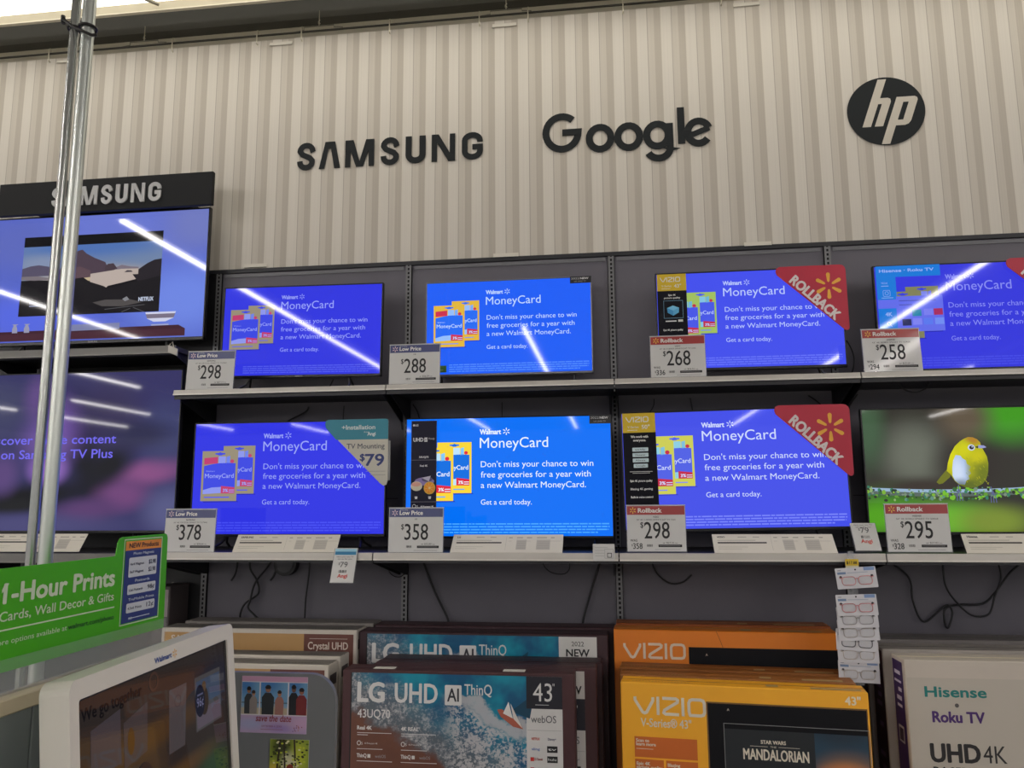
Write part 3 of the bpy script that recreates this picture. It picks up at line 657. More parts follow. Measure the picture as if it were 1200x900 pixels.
tv('television', 'big upper left television of the black display showing a framed mountain bay picture', (-1.462, -.13, 2.579), 1.45, .838, fjord, 0, (.25, 1.2), .09, (.010, .022), brand='SAMSUNG', group=None)
def purple(b, W, H):
    m = blob_mat('purple_blur', (54, 52, 98), [
        (.64, .5, .14, .55, (20, 20, 30), 10), (.40, .20, .6, .15, (14, 15, 20), 12), (.72, .72, .22, .35, (54, 48, 84), 0), (.50, .62, .17, .36, (112, 84, 160), 0), (.50, .38, .11, .14, (150, 108, 196), 0), (.26, .78, .3, .3, (66, 68, 100), 0),
        (.90, .36, .20, .12, (132, 76, 128), 18), (.80, .22, .16, .15, (110, 66, 118), 30), (.66, .12, .2, .12, (88, 58, 108), 15), (.95, .62, .14, .3, (62, 66, 108), 0), (.85, .6, .2, .14, (48, 48, 78), 0),
        (.32, .35, .10, .2, (88, 66, 120), 0), (.74, .40, .12, .2, (22, 22, 28), -30), (.38, .15, .16, .08, (24, 25, 27), 5), (.98, .12, .15, .22, (84, 86, 130), 0), (.45, .03, .5, .12, (72, 70, 116), 0), (.45, .85, .10, .22, (96, 74, 130), 0)], emit=True)
    b.rect(0, 0, W, H, 0, m, uv=True)
    tx = E((112, 104, 236))
    b.text('Discover more content', 1.205, .545 * H, .055 * H, .0005, tx, al='r', width=.84, bold=.02)
    b.text('on Samsung TV Plus', 1.19, .452 * H, .055 * H, .0005, tx, al='r', width=.70, bold=.02)
tv('television', 'big lower left television of the black display with a blurry purple picture', (-1.612, -.335, 1.438), 1.60, .928, purple, 0, (.2, 1.35), .09, (.008, .016), group=None)

# header sign over the black display
t = empty('display_header_sign', (-1.405, -.2, 3.405)); tag(t, 'wide black sign board with silver block letters above the left display', 'sign')
b = MB(); b.box(0, 0, 0, 1.437, .03, .212, P((22, 23, 26), .6, spec=.25), .002); b.box(.2, .03, .03, 1.25, .20, .06, BLACK); b.build('board', t)
b = MB(); samsung(b, .375, .04, .122, .008, .008, P((176, 176, 176), .4, metal=.3), .728 / (6.97 * .122)); b.build('lettering', t)
# small plastic holder hanging off the end of the dark shelf
b = MB(); b.prism([(0, 0), (.055, -.022), (.055, -.062), (.0, -.04)], -.008, 0, P((186, 182, 172), .4)); b.tube([(.0, .0, .0), (.02, .0, .02), (.03, 0, -.02)], .002, wire, 6)
tag(b.build('shelf_tag_clip', loc=(-.03, -.46, 2.478)), 'small crooked plastic clip on the end of the dark upper left shelf', 'clip')

# ------------------------------------------------------------------ price signs
SIGN_W, SIGN_H = .278, .217
def price_sign(loc, label, price, brand, desc, monthly, was=None, rot=0.0, yaw=0.0):
    t = empty('price_sign', loc, (R(-3), R(rot), R(yaw))); tag(t, label, 'price sign', 'price signs on the shelf edges')
    b = MB(); W, H = SIGN_W, SIGN_H
    band = P((160, 48, 48), .4, coat=.4) if was else P((68, 74, 122), .4, coat=.4)
    b.box(0, 0, 0, W, .003, H, PAPER)
    b.rect(.002, H - .044, W - .002, H - .002, .0004, band)
    sk = P((240, 190, 70), .4) if was else P((226, 196, 205), .4)
    b.spark(.030, H - .023, .016, .0008, sk)
    b.text('Rollback' if was else 'Low Price', .055, H - .033, .020, .0008, WHITE, width=.112 if was else .118, bold=.045)
    if not was: b.text('Everyday', .057, H - .011, .006, .0008, P((190, 190, 205), .5), width=.04)
    b.text(brand, W / 2, H - .058, .0075, .0006, INK, al='c', bold=.02); b.text(desc, W / 2, H - .071, .0068, .0006, INK, al='c', width=.185 if len(desc) > 5 else .0001)
    b.text('$', .064, .112, .026, .0006, INK, width=.014, bold=.01); b.text(price, .082, .061, .077, .0006, INK, width=.120, bold=.006)
    b.text('or $' + monthly, .168, .036, .0085, .0006, INK, width=.052); b.text('/mo', .224, .036, .006, .0006, INK)
    b.rect(.147, .020, .258, .032, .0006, INK)
    for k in range(14): b.rect(.092 + k * .002, .022, .092 + k * .002 + random.choice((.0007, .0012)), .033, .0006, INK)
    b.rect(.13, .008, .25, .010, .0006, P((130, 130, 130), .5)); b.rect(.152, .0252, .25, .0268, .0009, P((150, 150, 150), .5))
    if was:
        b.text('WAS', .014, .046, .011, .0006, INK, width=.033, bold=.02); b.text('$', .019, .024, .010, .0006, INK); b.text(was, .027, .012, .026, .0006, INK, width=.044, bold=.015)
    b.build('price_card', t)
    b = MB(); b.box(-.003, .0036, -.001, W + .003, .006, H + .004, CLEARSTRIP); b.box(-.003, -.004, -.003, W + .003, .03, 0, CLEARSTRIP)
    b.box(-.003, .0, H + .001, W + .003, .005, H + .004, P((190, 190, 190), .3)); b.build('acrylic_holder', t)
yU, zU, yL, zL = -.43, 2.229, -.60, 1.354
price_sign((.064, yU, zU), 'price sign reading $298 under a blue Low Price band, on the upper shelf', '298', 'SAMSUNG', '43" 4K CRYSTAL SMART TV TU7000', '27.31', rot=.6)
price_sign((1.233, yU, zU), 'price sign reading $288 under a blue band, second on the upper shelf', '288', 'LG', ' ', '26.39')
price_sign((2.628, yU, zU), 'price sign reading $268 under a red Rollback band, on the upper shelf', '268', 'VIZIO', '43" 4K V-SERIES SMARTCAST TV V435', '24.55', was='336')
price_sign((3.68, yU, zU), 'price sign reading $258 under a red band, rightmost on the upper shelf', '258', 'HISENSE', '43" 4K ROKU SMART TV 43R6E', '23.64', was='294', yaw=2)
price_sign((.090, yL, zL), 'price sign reading $378 under a blue band, leftmost on the lower shelf', '378', 'SAMSUNG', '50" 4K CRYSTAL SMART TV TU7000', '34.64')
price_sign((1.294, yL, zL), 'price sign reading $358 under a blue band, beside the azure screen', '358', 'LG', ' ', '32.80')
price_sign((2.480, yL, zL + .006), 'price sign reading $298 under a red Rollback band, on the lower shelf', '298', 'VIZIO', '50" 4K V-SERIES SMARTCAST TV V505', '27.31', was='358')
price_sign((3.672, yL, zL + .006), 'price sign reading $295 under a red band, below the bird screen', '295', 'HISENSE', '50" 4K ROKU SMART TV 50R6E', '27.03', was='328')

# slanted white specification strips on the lower shelf
def spec_strip(x, W, y0, y1, h, brand, label):
    t = empty('specification_strip', (x, y0, 1.354), (-math.atan2(y1 - y0, h), 0, 0)); tag(t, label, 'information strip', 'white specification strips')
    H = math.hypot(y1 - y0, h); b = MB(); b.box(0, 0, 0, W, .003, H, P((218, 212, 200), .5))
    g = P((120, 116, 108), .6); lg = P((165, 160, 152), .6)
    b.text(brand, .022, H * .80, .010, .0005, INK, bold=.05); b.rect(.12, H * .82, .16, H * .86, .0005, lg); b.rect(.19, H * .82, .22, H * .86, .0005, lg)
    b.rect(.022, H * .655, .20, H * .675, .0005, g); b.rect(.022, H * .50, .25, H * .57, .0005, INK); b.rect(.022, H * .30, .16, H * .315, .0005, lg); b.rect(.022, H * .2, .13, H * .215, .0005, lg)
    b.rect(.272, H * .12, .273, H * .92, .0005, lg)
    for k, xx in enumerate((.285, .325, .375, .425, .495, .54)):
        if xx + .03 > W: continue
        b.rect(xx, H * .80, xx + (.018, .03, .026, .05, .018, .026)[k], H * .835, .0005, g); b.rect(xx, H * .62, xx + (.014, .04, .02, .07, .05, .04)[k], H * .635, .0005, lg)
    for xx, wv in ((.325, .050), (.425, .068)):
        b.rect(xx, H * .15, xx + wv, H * .7, .0007, P((190, 185, 176), .6))
        for k in range(6): b.rect(xx + .004, H * (.2 + .075 * k), xx + wv - .004, H * (.225 + .075 * k), .001, lg)
    b.build('card', t)
    b = MB(); b.box(0, .0035, .002, W, .006, .012, CLEARSTRIP); b.build('foot', t)
spec_strip(.473, .553, -.606, -.545, .084, 'SAMSUNG', 'slanted white information strip beside the $378 price sign')
spec_strip(1.610, .556, -.606, -.505, .082, 'LG', 'slanted white information strip under the azure screen beside the $358 sign')
spec_strip(2.887, .560, -.606, -.520, .083, 'VIZIO', 'slanted white information strip under the yellow-stickered screen, right of the red $298 sign')
spec_strip(4.010, .56, -.606, -.555, .085, 'Hisense', 'slanted white information strip at the right edge beside the $295 sign')
spec_strip(-.96, .575, -.60, -.535, .090, 'SAMSUNG', 'slanted white information strip under the purple screen, leftmost strip')
# small cards
def tag79(name, loc, rot, label, blue, W=.117, H=.175):
    t = empty(name, loc, rot); tag(t, label, 'card')
    b = MB(); b.box(0, 0, 0, W, .002, H, PAPER)
    z = H
    if blue:
        b.rect(.004, H - .036, W - .004, H - .004, .0005, P((150, 200, 220), .4)); b.rect(.004, H - .034, W - .004, H - .018, .0008, P((52, 120, 160), .4)); z = H - .034
    b.text('Have your new TV', W / 2, z - .014, .0065, .0006, INK, al='c', width=W * .74); b.text('set up for you', W / 2, z - .025, .0065, .0006, INK, al='c', width=W * .62)
    zz = z - .064 if blue else z - .052
    b.text('$', .030, zz + .012, .012, .0006, P((70, 70, 74), .5)); b.text('79', .039, zz, .027, .0006, P((70, 70, 74), .5), width=.038)
    for k in range(9): b.rect(.036 + k * .0045, zz - .028, .036 + k * .0045 + random.choice((.0015, .003)), zz - .014, .0006, INK)
    b.text('Angi', W / 2, zz - .052, .018, .0006, P((205, 70, 60), .5), al='c', width=.05, bold=.04)
    b.build('card_face', t)
    b = MB(); b.box(-.003, .0025, -.003, W + .003, .005, H, CLEARSTRIP); b.build('clear_sleeve', t)
tag79('service_card', (1.024, -.678, 1.212), (R(-22), 0, 0), 'small $79 card with a blue top hanging over the lower shelf rail', True)
tag79('service_card', (3.53, -.6, 1.366), (R(-30), 0, 0), 'small $79 card leaning on the lower shelf left of the $295 sign', False, .112, .142)
b = MB(); b.box(0, 0, 0, .104, .002, .080, PAPER)
for k in range(4): b.rect(.01, .062 - k * .013, .055 if k else .07, .0635 - k * .013, .0006, P((150, 150, 148), .6))
b.frame(.056, .012, .098, .056, .0015, .0006, P((150, 150, 150), .6)); b.frame(.068, .016, .09, .038, .003, .0006, INK)
tag(b.build('shelf_card', loc=(2.314, -.6225, 1.316)), 'small square white card on the rail below the azure screen', 'card')

# ------------------------------------------------------------------ corner toppers
def rollback(loc, label, W=.362, H=.36):
    t = empty('corner_topper', loc); tag(t, label, 'sign topper', 'red Rollback corner toppers')
    r = .03
    pts = [(.02, H)] + [(W - r + r * math.cos(R(a)), H - r + r * math.sin(R(a))) for a in (90, 60, 30, 0)] + [(W, .022)] + [(W - .014 + .014 * math.cos(R(a)), .018 + .014 * math.sin(R(a))) for a in (-10, -60, -110, -135)] + [(.004, H - .045), (-.002, H - .025), (.004, H - .008)]
    b = MB(); b.prism(pts, 0, .004, P((188, 36, 62), .45)); 
    b.text('ROLLBACK', .066, .279, .050, .001, P((228, 218, 216), .5), width=.312, rot=-44.5, bold=.065)
    b.spark(.268, .250, .073, .001, P((240, 178, 62), .5)); b.build('card_face', t)
    b = MB(); b.box(W - .06, .004, .2, W - .01, .010, .24, P((140, 36, 50), .5)); b.build('clip', t)
rollback((3.320, -.234, 2.482), 'red triangular Rollback topper on the upper television, middle of three red toppers', .36, .364)
rollback((3.246, -.364, 1.712), 'red triangular Rollback topper on a lower shelf television corner', .366, .366)
rollback((4.492, -.216, 2.482), 'red triangular Rollback topper cut off by the right frame edge', .36, .364)
t = empty('corner_topper', (.838, -.314, 1.690)); tag(t, 'teal and white triangular topper advertising TV mounting for $79', 'sign topper')
W, H = .362, .366
out = [(.02, H), (W - .012, H), (W - .003, H - .004), (W, H - .014), (W, .024), (W - .006, .006), (W - .022, 0), (W - .04, .012), (.006, H - .045), (0, H - .02), (.006, H - .006)]
b = MB(); b.prism(out, 0, .004, P((204, 200, 186), .5)); b.flat([(.02, H), (W - .012, H), (W - .003, H - .004), (W, H - .014), (W, H - .112), (.066, H - .112), (.006, H - .045), (0, H - .02), (.006, H - .006)], .0006, P((52, 138, 158), .5))
pal = P((222, 232, 230), .5); nv = P((46, 60, 118), .5)
b.text('+Installation', .098, H - .056, .024, .0012, pal, width=.19, bold=.03); b.text('from', .225, H - .075, .008, .0012, pal, width=.03); b.text('Angi', .245, H - .09, .018, .0012, pal, width=.045, bold=.05)
b.text('TV Mounting', .128, H - .162, .027, .0006, P((80, 84, 96), .5), width=.215, bold=.015); b.text('$', .205, H - .228, .036, .0006, nv, width=.026, bold=.04); b.text('79', .235, H - .256, .062, .0006, nv, width=.105, bold=.035)
for k in range(2): b.rect(.24 + .02 * k, H - .288 - k * .02, W - .012, H - .286 - k * .02, .0006, P((140, 140, 135), .5))
b.build('card_face', t)
b = MB(); b.box(W - .002, .004, .03, W + .012, .007, H - .12, P((150, 150, 148), .4)); b.build('clip', t)

# ------------------------------------------------------------------ cables
CAB = P((20, 20, 24), .45)
def cable(pts, label, r=.0045, plug=False):
    pts = [(p[0], p[1], min(p[2], 1.29) if p[2] < 1.4 else (min(p[2], 2.17) if p[1] > -.1 and p[2] < 2.2 else p[2])) for p in pts]
    b = MB(); b.tube(spline(pts), r, CAB, 7)
    o = b.build('power_cable')
    if plug:
        p = pts[-1]; q = MB(); q.box(p[0] - .012, p[1] - .012, p[2] - .02, p[0] + .012, p[1] + .012, p[2] + .012, CAB, .004); q.build('plug', o)
    return tag(o, label, 'cable', 'black power cables on the back panel')
y = -.02
cable([(.215, y, 1.30), (.213, y, 1.24), (.203, y, 1.19), (.185, y - .01, 1.152)], 'short black cable end dangling left below the lower shelf', .006)
cable([(.29, y, 1.30), (.295, y, 1.22), (.34, y, 1.15), (.35, y, 1.08), (.27, y, 1.02), (.245, y, .96), (.25, y, .90)], 'black cable crossing its neighbour below the lower shelf, left bay', .006)
cable([(.44, y, 1.30), (.40, y, 1.23), (.335, y - .016, 1.14), (.31, y - .018, 1.04), (.30, y - .018, 1.0), (.34, y - .016, .96), (.375, y - .012, .93)], 'black cable with a plug at its end in the left bay', .006, True)
cable([(.455, y, 1.30), (.455, y, 1.23), (.44, y, 1.18), (.425, y - .01, 1.155)], 'short black cable end beside the round black cable reel', .006)
b = MB(); b.prism(ellipse(0, 0, .068, .068, 28), -.05, 0, P((9, 9, 14), .5)); b.prism(ellipse(0, 0, .05, .05, 24), -.056, -.05, P((30, 30, 40), .35))
tag(b.build('cable_reel', loc=(.515, .008, 1.250)), 'round black disc partly hidden behind the lower shelf rail', 'reel')
cable([(.655, y, 1.30), (.655, y, 1.2), (.64, y, 1.05), (.638, y, .93), (.64, y, .88)], 'straight black cable hanging beside the round disc', .005)
cable([(1.13, y, 1.30), (1.12, y, 1.24), (1.15, y, 1.19), (1.20, y, 1.18), (1.235, y, 1.22), (1.24, y, 1.30)], 'thin cable loop left of the second upright', .003)
cable([(1.32, y, 1.31), (1.33, y, 1.27), (1.40, y, 1.1), (1.475, y, .955), (1.48, y, .90)], 'straight black cable slanting right above the ocean boxes', .0065)
cable([(2.02, y, 1.31), (2.02, y, 1.25), (2.06, y, 1.21), (2.13, y, 1.20), (2.165, y, 1.23), (2.165, y, 1.31)], 'thin cable loop above the back of the ocean boxes', .003)
cable([(2.345, y, 1.31), (2.33, y, 1.25), (2.28, y, 1.1), (2.235, y, .95), (2.24, y, .90)], 'straight black cable slanting left beside the third upright', .0065)
cable([(2.62, y, 1.31), (2.62, y, 1.26), (2.65, y, 1.20), (2.71, y, 1.155), (2.78, y, 1.16), (2.83, y, 1.2)], 'curved grey-black cable above the orange boxes', .005)
cable([(3.80, y, 1.33), (3.86, y, 1.27), (3.95, y, 1.19), (3.96, y, 1.08), (3.985, y, .99), (4.02, y, .97), (4.10, y, 1.035), (4.135, y, 1.05), (4.15, y, 1.01), (4.125, y, .94), (4.11, y, .96), (4.115, y, 1.03), (4.18, y, 1.055), (4.30, y, 1.06), (4.37, y, 1.12), (4.45, y, 1.22), (4.54, y, 1.29)], 'black cable looping once above the white carton', .0055)
cable([(4.125, y - .01, 1.33), (4.12, y - .01, 1.25), (4.125, y - .012, 1.15), (4.17, y - .012, 1.07), (4.24, y - .014, 1.005), (4.32, y - .014, 1.01), (4.36, y - .012, 1.10), (4.40, y - .01, 1.2), (4.385, y - .01, 1.33)], 'black cable hanging in one wide loop above the white carton', .005)
cable([(3.90, -.25, 2.19), (3.93, -.25, 2.155), (3.985, -.25, 2.145), (4.03, -.25, 2.165), (4.05, -.25, 2.19)], 'thin black cable loop peeking below the upper shelf at right', .004)
cable([(3.668, -.16, 2.46), (3.705, -.12, 2.43), (3.73, -.10, 2.37), (3.725, -.1, 2.31), (3.70, -.1, 2.24)], 'thin cable curving down beside the red-toppered upper television', .004)
cable([(.62, y, 2.17), (.60, y, 2.14), (.50, y, 2.09), (.46, y, 2.06)], 'black cable slanting down behind the teal-toppered television', .005)
cable([(.84, y, 2.19), (.838, y, 2.12), (.835, y, 2.0)], 'vertical black cable above the teal topper', .004)
cable([(1.16, y, 2.19), (1.18, y, 2.12), (1.20, y, 2.02)], 'black cable just left of the second upright under the upper shelf', .006)
cable([(1.26, y, 2.19), (1.29, y, 2.12), (1.315, y, 2.02)], 'black cable just right of the second upright under the upper shelf', .004)
cable([(1.79, y, 2.19), (1.79, y, 2.1), (1.79, y, 2.0)], 'thin vertical cable above the azure screen', .003)
cable([(2.66, y, 2.19), (2.655, y, 2.13), (2.62, y, 2.08), (2.57, y, 2.05), (2.55, y, 2.0)], 'curved cable behind the yellow-stickered lower television', .003)
cable([(2.86, y, 2.19), (2.87, y, 2.1), (2.88, y, 2.0)], 'vertical cable above the yellow-stickered lower television', .004)
cable([(3.50, y, 2.18), (3.55, y, 2.13), (3.61, y, 2.06)], 'black cable slanting right behind the lower red topper', .004)
cable([(3.76, y, 2.18), (3.71, y, 2.1), (3.695, y, 2.03)], 'black cable slanting left near the rightmost upright', .004)
cable([(.80, -.1, 2.32), (.76, -.08, 2.26), (.74, -.06, 2.24)], 'short cable under the streaked upper left television', .004)

# ------------------------------------------------------------------ boxes on the deck
DZ = .17
def carton(name, loc, yaw, W, D, H, label, cat, body, group, fn=None, side=None, edge=.004):
    t = empty(name, loc, (0, 0, R(yaw))); tag(t, label, cat, group)
    b = MB(); b.box(0, 0, 0, W, D, H, body, edge, 1)
    CUR[0] = b
    if side: side(t, W, D, H)
    b.build('carton', t)
    if fn:
        b = MB(); fn(b, W, H); b.build('printed_front', t)
    return t
CUR = [None]
def lid_print(t, W, D, H, col, items):
    b = CUR[0]; m = P(col, .6)
    for (x0, y0, x1, y1) in items: b.add([(x0, y0, H + .0007), (x1, y0, H + .0007), (x1, y1, H + .0007), (x0, y1, H + .0007)], [(0, 1, 2, 3)], m)
def seam(t, W, D, H, col):
    b = MB(); b.box(0.002, D * .48, H - .001, W - .002, D * .52, H + .0012, P(col, .35)); b.build('packing_tape', t)

def ocean_mat(Wm, Hm):
    """printed beach photograph: brown sand low left, foam along two diagonals, teal water"""
    m = bpy.data.materials.new('ocean_print'); m.use_nodes = True
    nt = m.node_tree; k = nt.links.new; b = nt.nodes['Principled BSDF']; b.inputs['Roughness'].default_value = .35
    N = nt.nodes.new
    uv = N('ShaderNodeUVMap'); sp = N('ShaderNodeSeparateXYZ'); k(uv.outputs[0], sp.inputs[0])
    def M(op, a, c, clamp=False):
        n = N('ShaderNodeMath'); n.operation = op; n.use_clamp = clamp
        for i, v in enumerate((a, c)):
            if v is None: continue
            if isinstance(v, (int, float)): n.inputs[i].default_value = v
            else: k(v, n.inputs[i])
        return n.outputs[0]
    x = M('MULTIPLY', sp.outputs[0], Wm); d = M('MULTIPLY', M('SUBTRACT', 1.0, sp.outputs[1]), Hm)
    def noise(sc, det=4, rough=.6):
        mp = N('ShaderNodeMapping'); mp.inputs['Scale'].default_value = (Wm, Hm, 1); k(uv.outputs[0], mp.inputs[0])
        n = N('ShaderNodeTexNoise'); n.inputs['Scale'].default_value = sc; n.inputs['Detail'].default_value = det; n.inputs['Roughness'].default_value = rough; k(mp.outputs[0], n.inputs['Vector']); return n.outputs['Fac']
    def sstep(v, a, c):
        n = N('ShaderNodeMapRange'); n.interpolation_type = 'SMOOTHSTEP'; n.inputs['From Min'].default_value = a; n.inputs['From Max'].default_value = c; k(v, n.inputs['Value']); return n.outputs[0]
    big = M('MULTIPLY', M('SUBTRACT', noise(6, 5), .5), .26)
    s = M('ADD', M('SUBTRACT', d, M('ADD', .14, M('MULTIPLY', x, .53))), big)
    s2 = M('ADD', M('SUBTRACT', d, M('ADD', .06, M('MULTIPLY', M('SUBTRACT', x, .43), .46))), big)
    fine = noise(70, 6, .72); mid = noise(16, 5, .65)
    sand = sstep(s, -.01, .05)
    lace = sstep(M('ADD', M('MULTIPLY', fine, .55), M('MULTIPLY', mid, .45)), .47, .62)
    f1 = M('MULTIPLY', M('MULTIPLY', sstep(s, -.26, -.10), M('SUBTRACT', 1.0, sstep(s, -.01, .03))), lace)
    ridge = M('MULTIPLY', sstep(s2, -.02, .0), M('SUBTRACT', 1.0, sstep(s2, .015, .045)))
    f2 = M('MAXIMUM', M('MULTIPLY', ridge, .9), M('MULTIPLY', M('MULTIPLY', sstep(s2, -.01, .05), M('SUBTRACT', 1.0, sstep(s2, .26, .4))), sstep(M('ADD', M('MULTIPLY', fine, .6), M('MULTIPLY', mid, .4)), .46, .53)))
    f2 = M('MULTIPLY', f2, sstep(x, .40, .50))
    foam = M('MULTIPLY', M('MAXIMUM', f1, f2), .9, True)
    def mix(f, a, c):
        n = N('ShaderNodeMix'); n.data_type = 'RGBA'; k(f, n.inputs['Factor'])
        for i, v in ((6, a), (7, c)):
            if isinstance(v, tuple): n.inputs[i].default_value = L3(v)
            else: k(v, n.inputs[i])
        return n.outputs[2]
    water = mix(sstep(noise(5, 3), .38, .66), (16, 88, 128), (22, 146, 172))
    water = mix(sstep(s, -.24, -.06), water, (92, 102, 112))
    col = mix(sand, water, mix(noise(14), (96, 58, 48), (118, 74, 54)))
    col = mix(foam, col, (196, 194, 196)); k(col, b.inputs['Base Color'])
    return m
MAROON = P((72, 40, 44), .5, var=.08); MAROON2 = P((58, 34, 40), .5, var=.08)
WT = P((222, 220, 218), .45)
def lg_front(scale=1.0, size='43', show43=True, drop=0.0):
    def f(b, W, H):
        x0, x1, z1 = .045, W - .055, H - .012
        xa = W - .215                                   # right edge of the picture
        om = ocean_mat(xa - x0, H - .04)
        b.rect(x0, .03, xa, z1, .0008, om, uv=True); b.rect(x0 - .006, .03, x0, z1, .0006, BLACK)
        w = .0016; k = scale
        b.text('LG', x0 + .03, z1 - .125 * k, .082 * k, w, WT, width=.122 * k, bold=.05)
        b.text('UHD', x0 + .205 * k, z1 - .125 * k, .082 * k, w, WT, width=.195 * k, bold=.03)
        b.flat(rrect(x0 + .435 * k, z1 - .132 * k, x0 + .512 * k, z1 - .045 * k, .006), w, WT); b.text('AI', x0 + .447 * k, z1 - .115 * k, .055 * k, w + .0004, P((52, 52, 60), .5), width=.052 * k, bold=.02)
        b.text('ThinQ', x0 + .525 * k, z1 - .085 * k, .045 * k, w, WT, width=.125 * k, bold=.01)
        b.text('43UQ70' if size == '43' else '50UQ70', x0 + .03, z1 - .195 * k, .036, w, WT, width=.152, bold=.015)
        for cx, t0 in ((.03, 'Real 4K'), (.235, '4K REAL')):
            xx = x0 + cx
            b.text(t0, xx, z1 - .247, .016, w, WT, width=.068 if cx < .1 else .08, bold=.05); b.rect(xx, z1 - .262, xx + .16, z1 - .2595, w, WT); b.rect(xx, z1 - .271, xx + .05, z1 - .2685, w, WT)
            b.ribbon(ellipse(xx + .009, z1 - .305, .008, .009, 14), .003, w, WT, closed=True); b.text('5', xx + .02, z1 - .312, .011, w, WT); b.text('AI Processor 4K', xx + .035, z1 - .309, .007, w, WT, width=.062); b.rect(xx, z1 - .331, xx + .12, z1 - .3285, w, WT)
            b.text('ThinQ', xx, z1 - .366, .016, w, WT, width=.045, bold=.04); b.rect(xx + .05, z1 - .367, xx + .064, z1 - .352, w, WT); b.text('webOS', xx + .085, z1 - .366, .013, w, P((150, 150, 155), .5), width=.05); b.rect(xx, z1 - .383, xx + .165, z1 - .3805, w, WT)
        b.rect(x0 + .045, z1 - .514, x0 + .15, z1 - .495, w, P((190, 46, 40), .5)); b.text('LG Channels', x0 + .05, z1 - .510, .011, w + .0004, P((240, 170, 160), .5), width=.09)
        b.flat(rrect(x0 + .03, z1 - .60, x0 + .43, z1 - .516, .012), w, P((205, 196, 190), .5)); b.text('Stream over', x0 + .045, z1 - .538, .011, w + .0004, INK, width=.08); b.text('190 free IP Channels', x0 + .045, z1 - .556, .011, w + .0004, INK, width=.13); b.text('Provide a free Air', x0 + .23, z1 - .538, .011, w + .0004, INK, width=.11)
        # sailing boat and its shadow
        bx, bz = x0 + .735, z1 - .15
        b.flat([(bx + .0, bz + .0), (bx + .085, bz - .03), (bx + .105, bz + .075)], w - .0003, P((14, 66, 92), .5))
        b.flat([(bx - .062, bz + .005), (bx - .04, bz + .008), (bx + .045, bz - .055), (bx + .055, bz - .075), (bx + .01, bz - .065), (bx - .045, bz - .025)], w, P((176, 92, 72), .5))
        b.flat([(bx - .01, bz + .04), (bx - .035, bz - .01), (bx + .008, bz - .03)], w + .0003, P((232, 228, 224), .5)); b.flat([(bx - .002, bz + .035), (bx + .012, bz - .032), (bx + .052, bz - .072)], w + .0003, P((224, 216, 210), .5))
        # right-hand column
        if show43:
            if drop:
                b.rect(xa, z1 - drop, x1, z1, w + .0002, P((212, 210, 206), .5)); b.text('2022', xa + .06, z1 - .05, .022, w + .0006, INK, width=.06); b.text('NEW', xa + .045, z1 - .1, .034, w + .0006, INK, width=.10, bold=.04)
                z1 -= drop
            b.rect(xa, .03, x1, z1, .0010, P((214, 212, 210), .5)); b.rect(xa, z1 - .137, x1, z1, w, P((28, 28, 40), .5))
            b.text(size, xa + .03, z1 - .105, .076, w + .0004, WT, width=.085, bold=.0); b.text('"', xa + .118, z1 - .06, .03, w + .0004, WT, width=.008); b.rect(xa + .04, z1 - .121, xa + .1, z1 - .119, w + .0004, WT)
            b.text('webOS', xa + .02, z1 - .195, .030, w + .0004, P((82, 82, 88), .5), width=.112); b.rect(xa + .004, z1 - .228, x1 - .004, z1 - .2265, w + .0004, P((160, 160, 160), .5))
            apps = [('NETFLIX', (205, 92, 80), None), ('Disney+', (110, 110, 130), None), ('sling', (110, 140, 200), None), ('tv', (230, 230, 230), (26, 26, 30)), ('LG Channels', (150, 80, 80), None), ('hulu', (200, 200, 200), (30, 32, 30)), ('YouTube', (60, 50, 50), None), ('vudu', (120, 130, 170), None), ('Fitness', (140, 140, 140), None), ('prime', (40, 40, 44), None), ('Xbox', (70, 120, 60), (60, 120, 50)), ('Sports', (150, 60, 60), None)]
            for i, (n, c, bgc) in enumerate(apps):
                xx = xa + .022 + (i % 2) * .072; zz = z1 - .268 - (i // 2) * .042
                if bgc: b.rect(xx - .004, zz - .009, xx + .042, zz + .018, w, P(bgc, .5))
                elif n in ('LG Channels', 'YouTube'): b.rect(xx - .006, zz - .004, xx + .010, zz + .012, w, P((205, 50, 44), .5))
                b.text(n, xx + (.012 if n in ('LG Channels', 'YouTube') else 0), zz, .010, w + .0004, P(c, .5), width=.036, bold=.03)
        else:
            b.rect(xa - .03, z1 - .115, x1 - .0, z1 - .0, w, P((212, 210, 206), .5)); cx = (xa - .03 + x1) / 2
            b.text('2022', cx, z1 - .045, .022, w + .0004, INK, al='c', width=.062); b.text('NEW', cx, z1 - .094, .034, w + .0004, INK, al='c', width=.115, bold=.04)
            b.rect(xa - .03, .03, x1, z1 - .117, w, P((30, 28, 40), .5))
    return f
def lg_lid(t, W, D, H):
    lid_print(t, W, D, H, (120, 100, 98), [(.1 + .02 * i, .02 + .03 * (i % 3), .1 + .02 * i + .012, .024 + .03 * (i % 3)) for i in range(0, 12)] + [(W - .3 + .02 * i, .03, W - .3 + .02 * i + .013, .034) for i in range(11)]); seam(t, W, D, H, (66, 44, 48))
gb = 'cartons stacked on the base deck'
lgA = carton('television_carton', (1.162, -.85, DZ), -.15, 1.065, .13, .67, 'front maroon carton with printed ocean and boat picture', 'carton', MAROON, gb, lg_front(), lg_lid)
for xx in (.135, .74):
    b = MB(); b.box(xx, .03, .6702, xx + .10, .075, .6714, P((226, 222, 214), .5)); b.build('barcode_sticker', lgA)
carton('television_carton', (1.255, -.70, DZ), 0, 1.065, .13, .665, 'middle maroon carton mostly hidden behind the front ocean carton', 'carton', MAROON, gb, lg_front(drop=.122), lg_lid)
carton('television_carton', (1.26, -.555, DZ), 0, 1.085, .13, .664, 'narrow dark maroon carton edge between front and back ocean cartons', 'carton', MAROON2, gb, None, lg_lid)
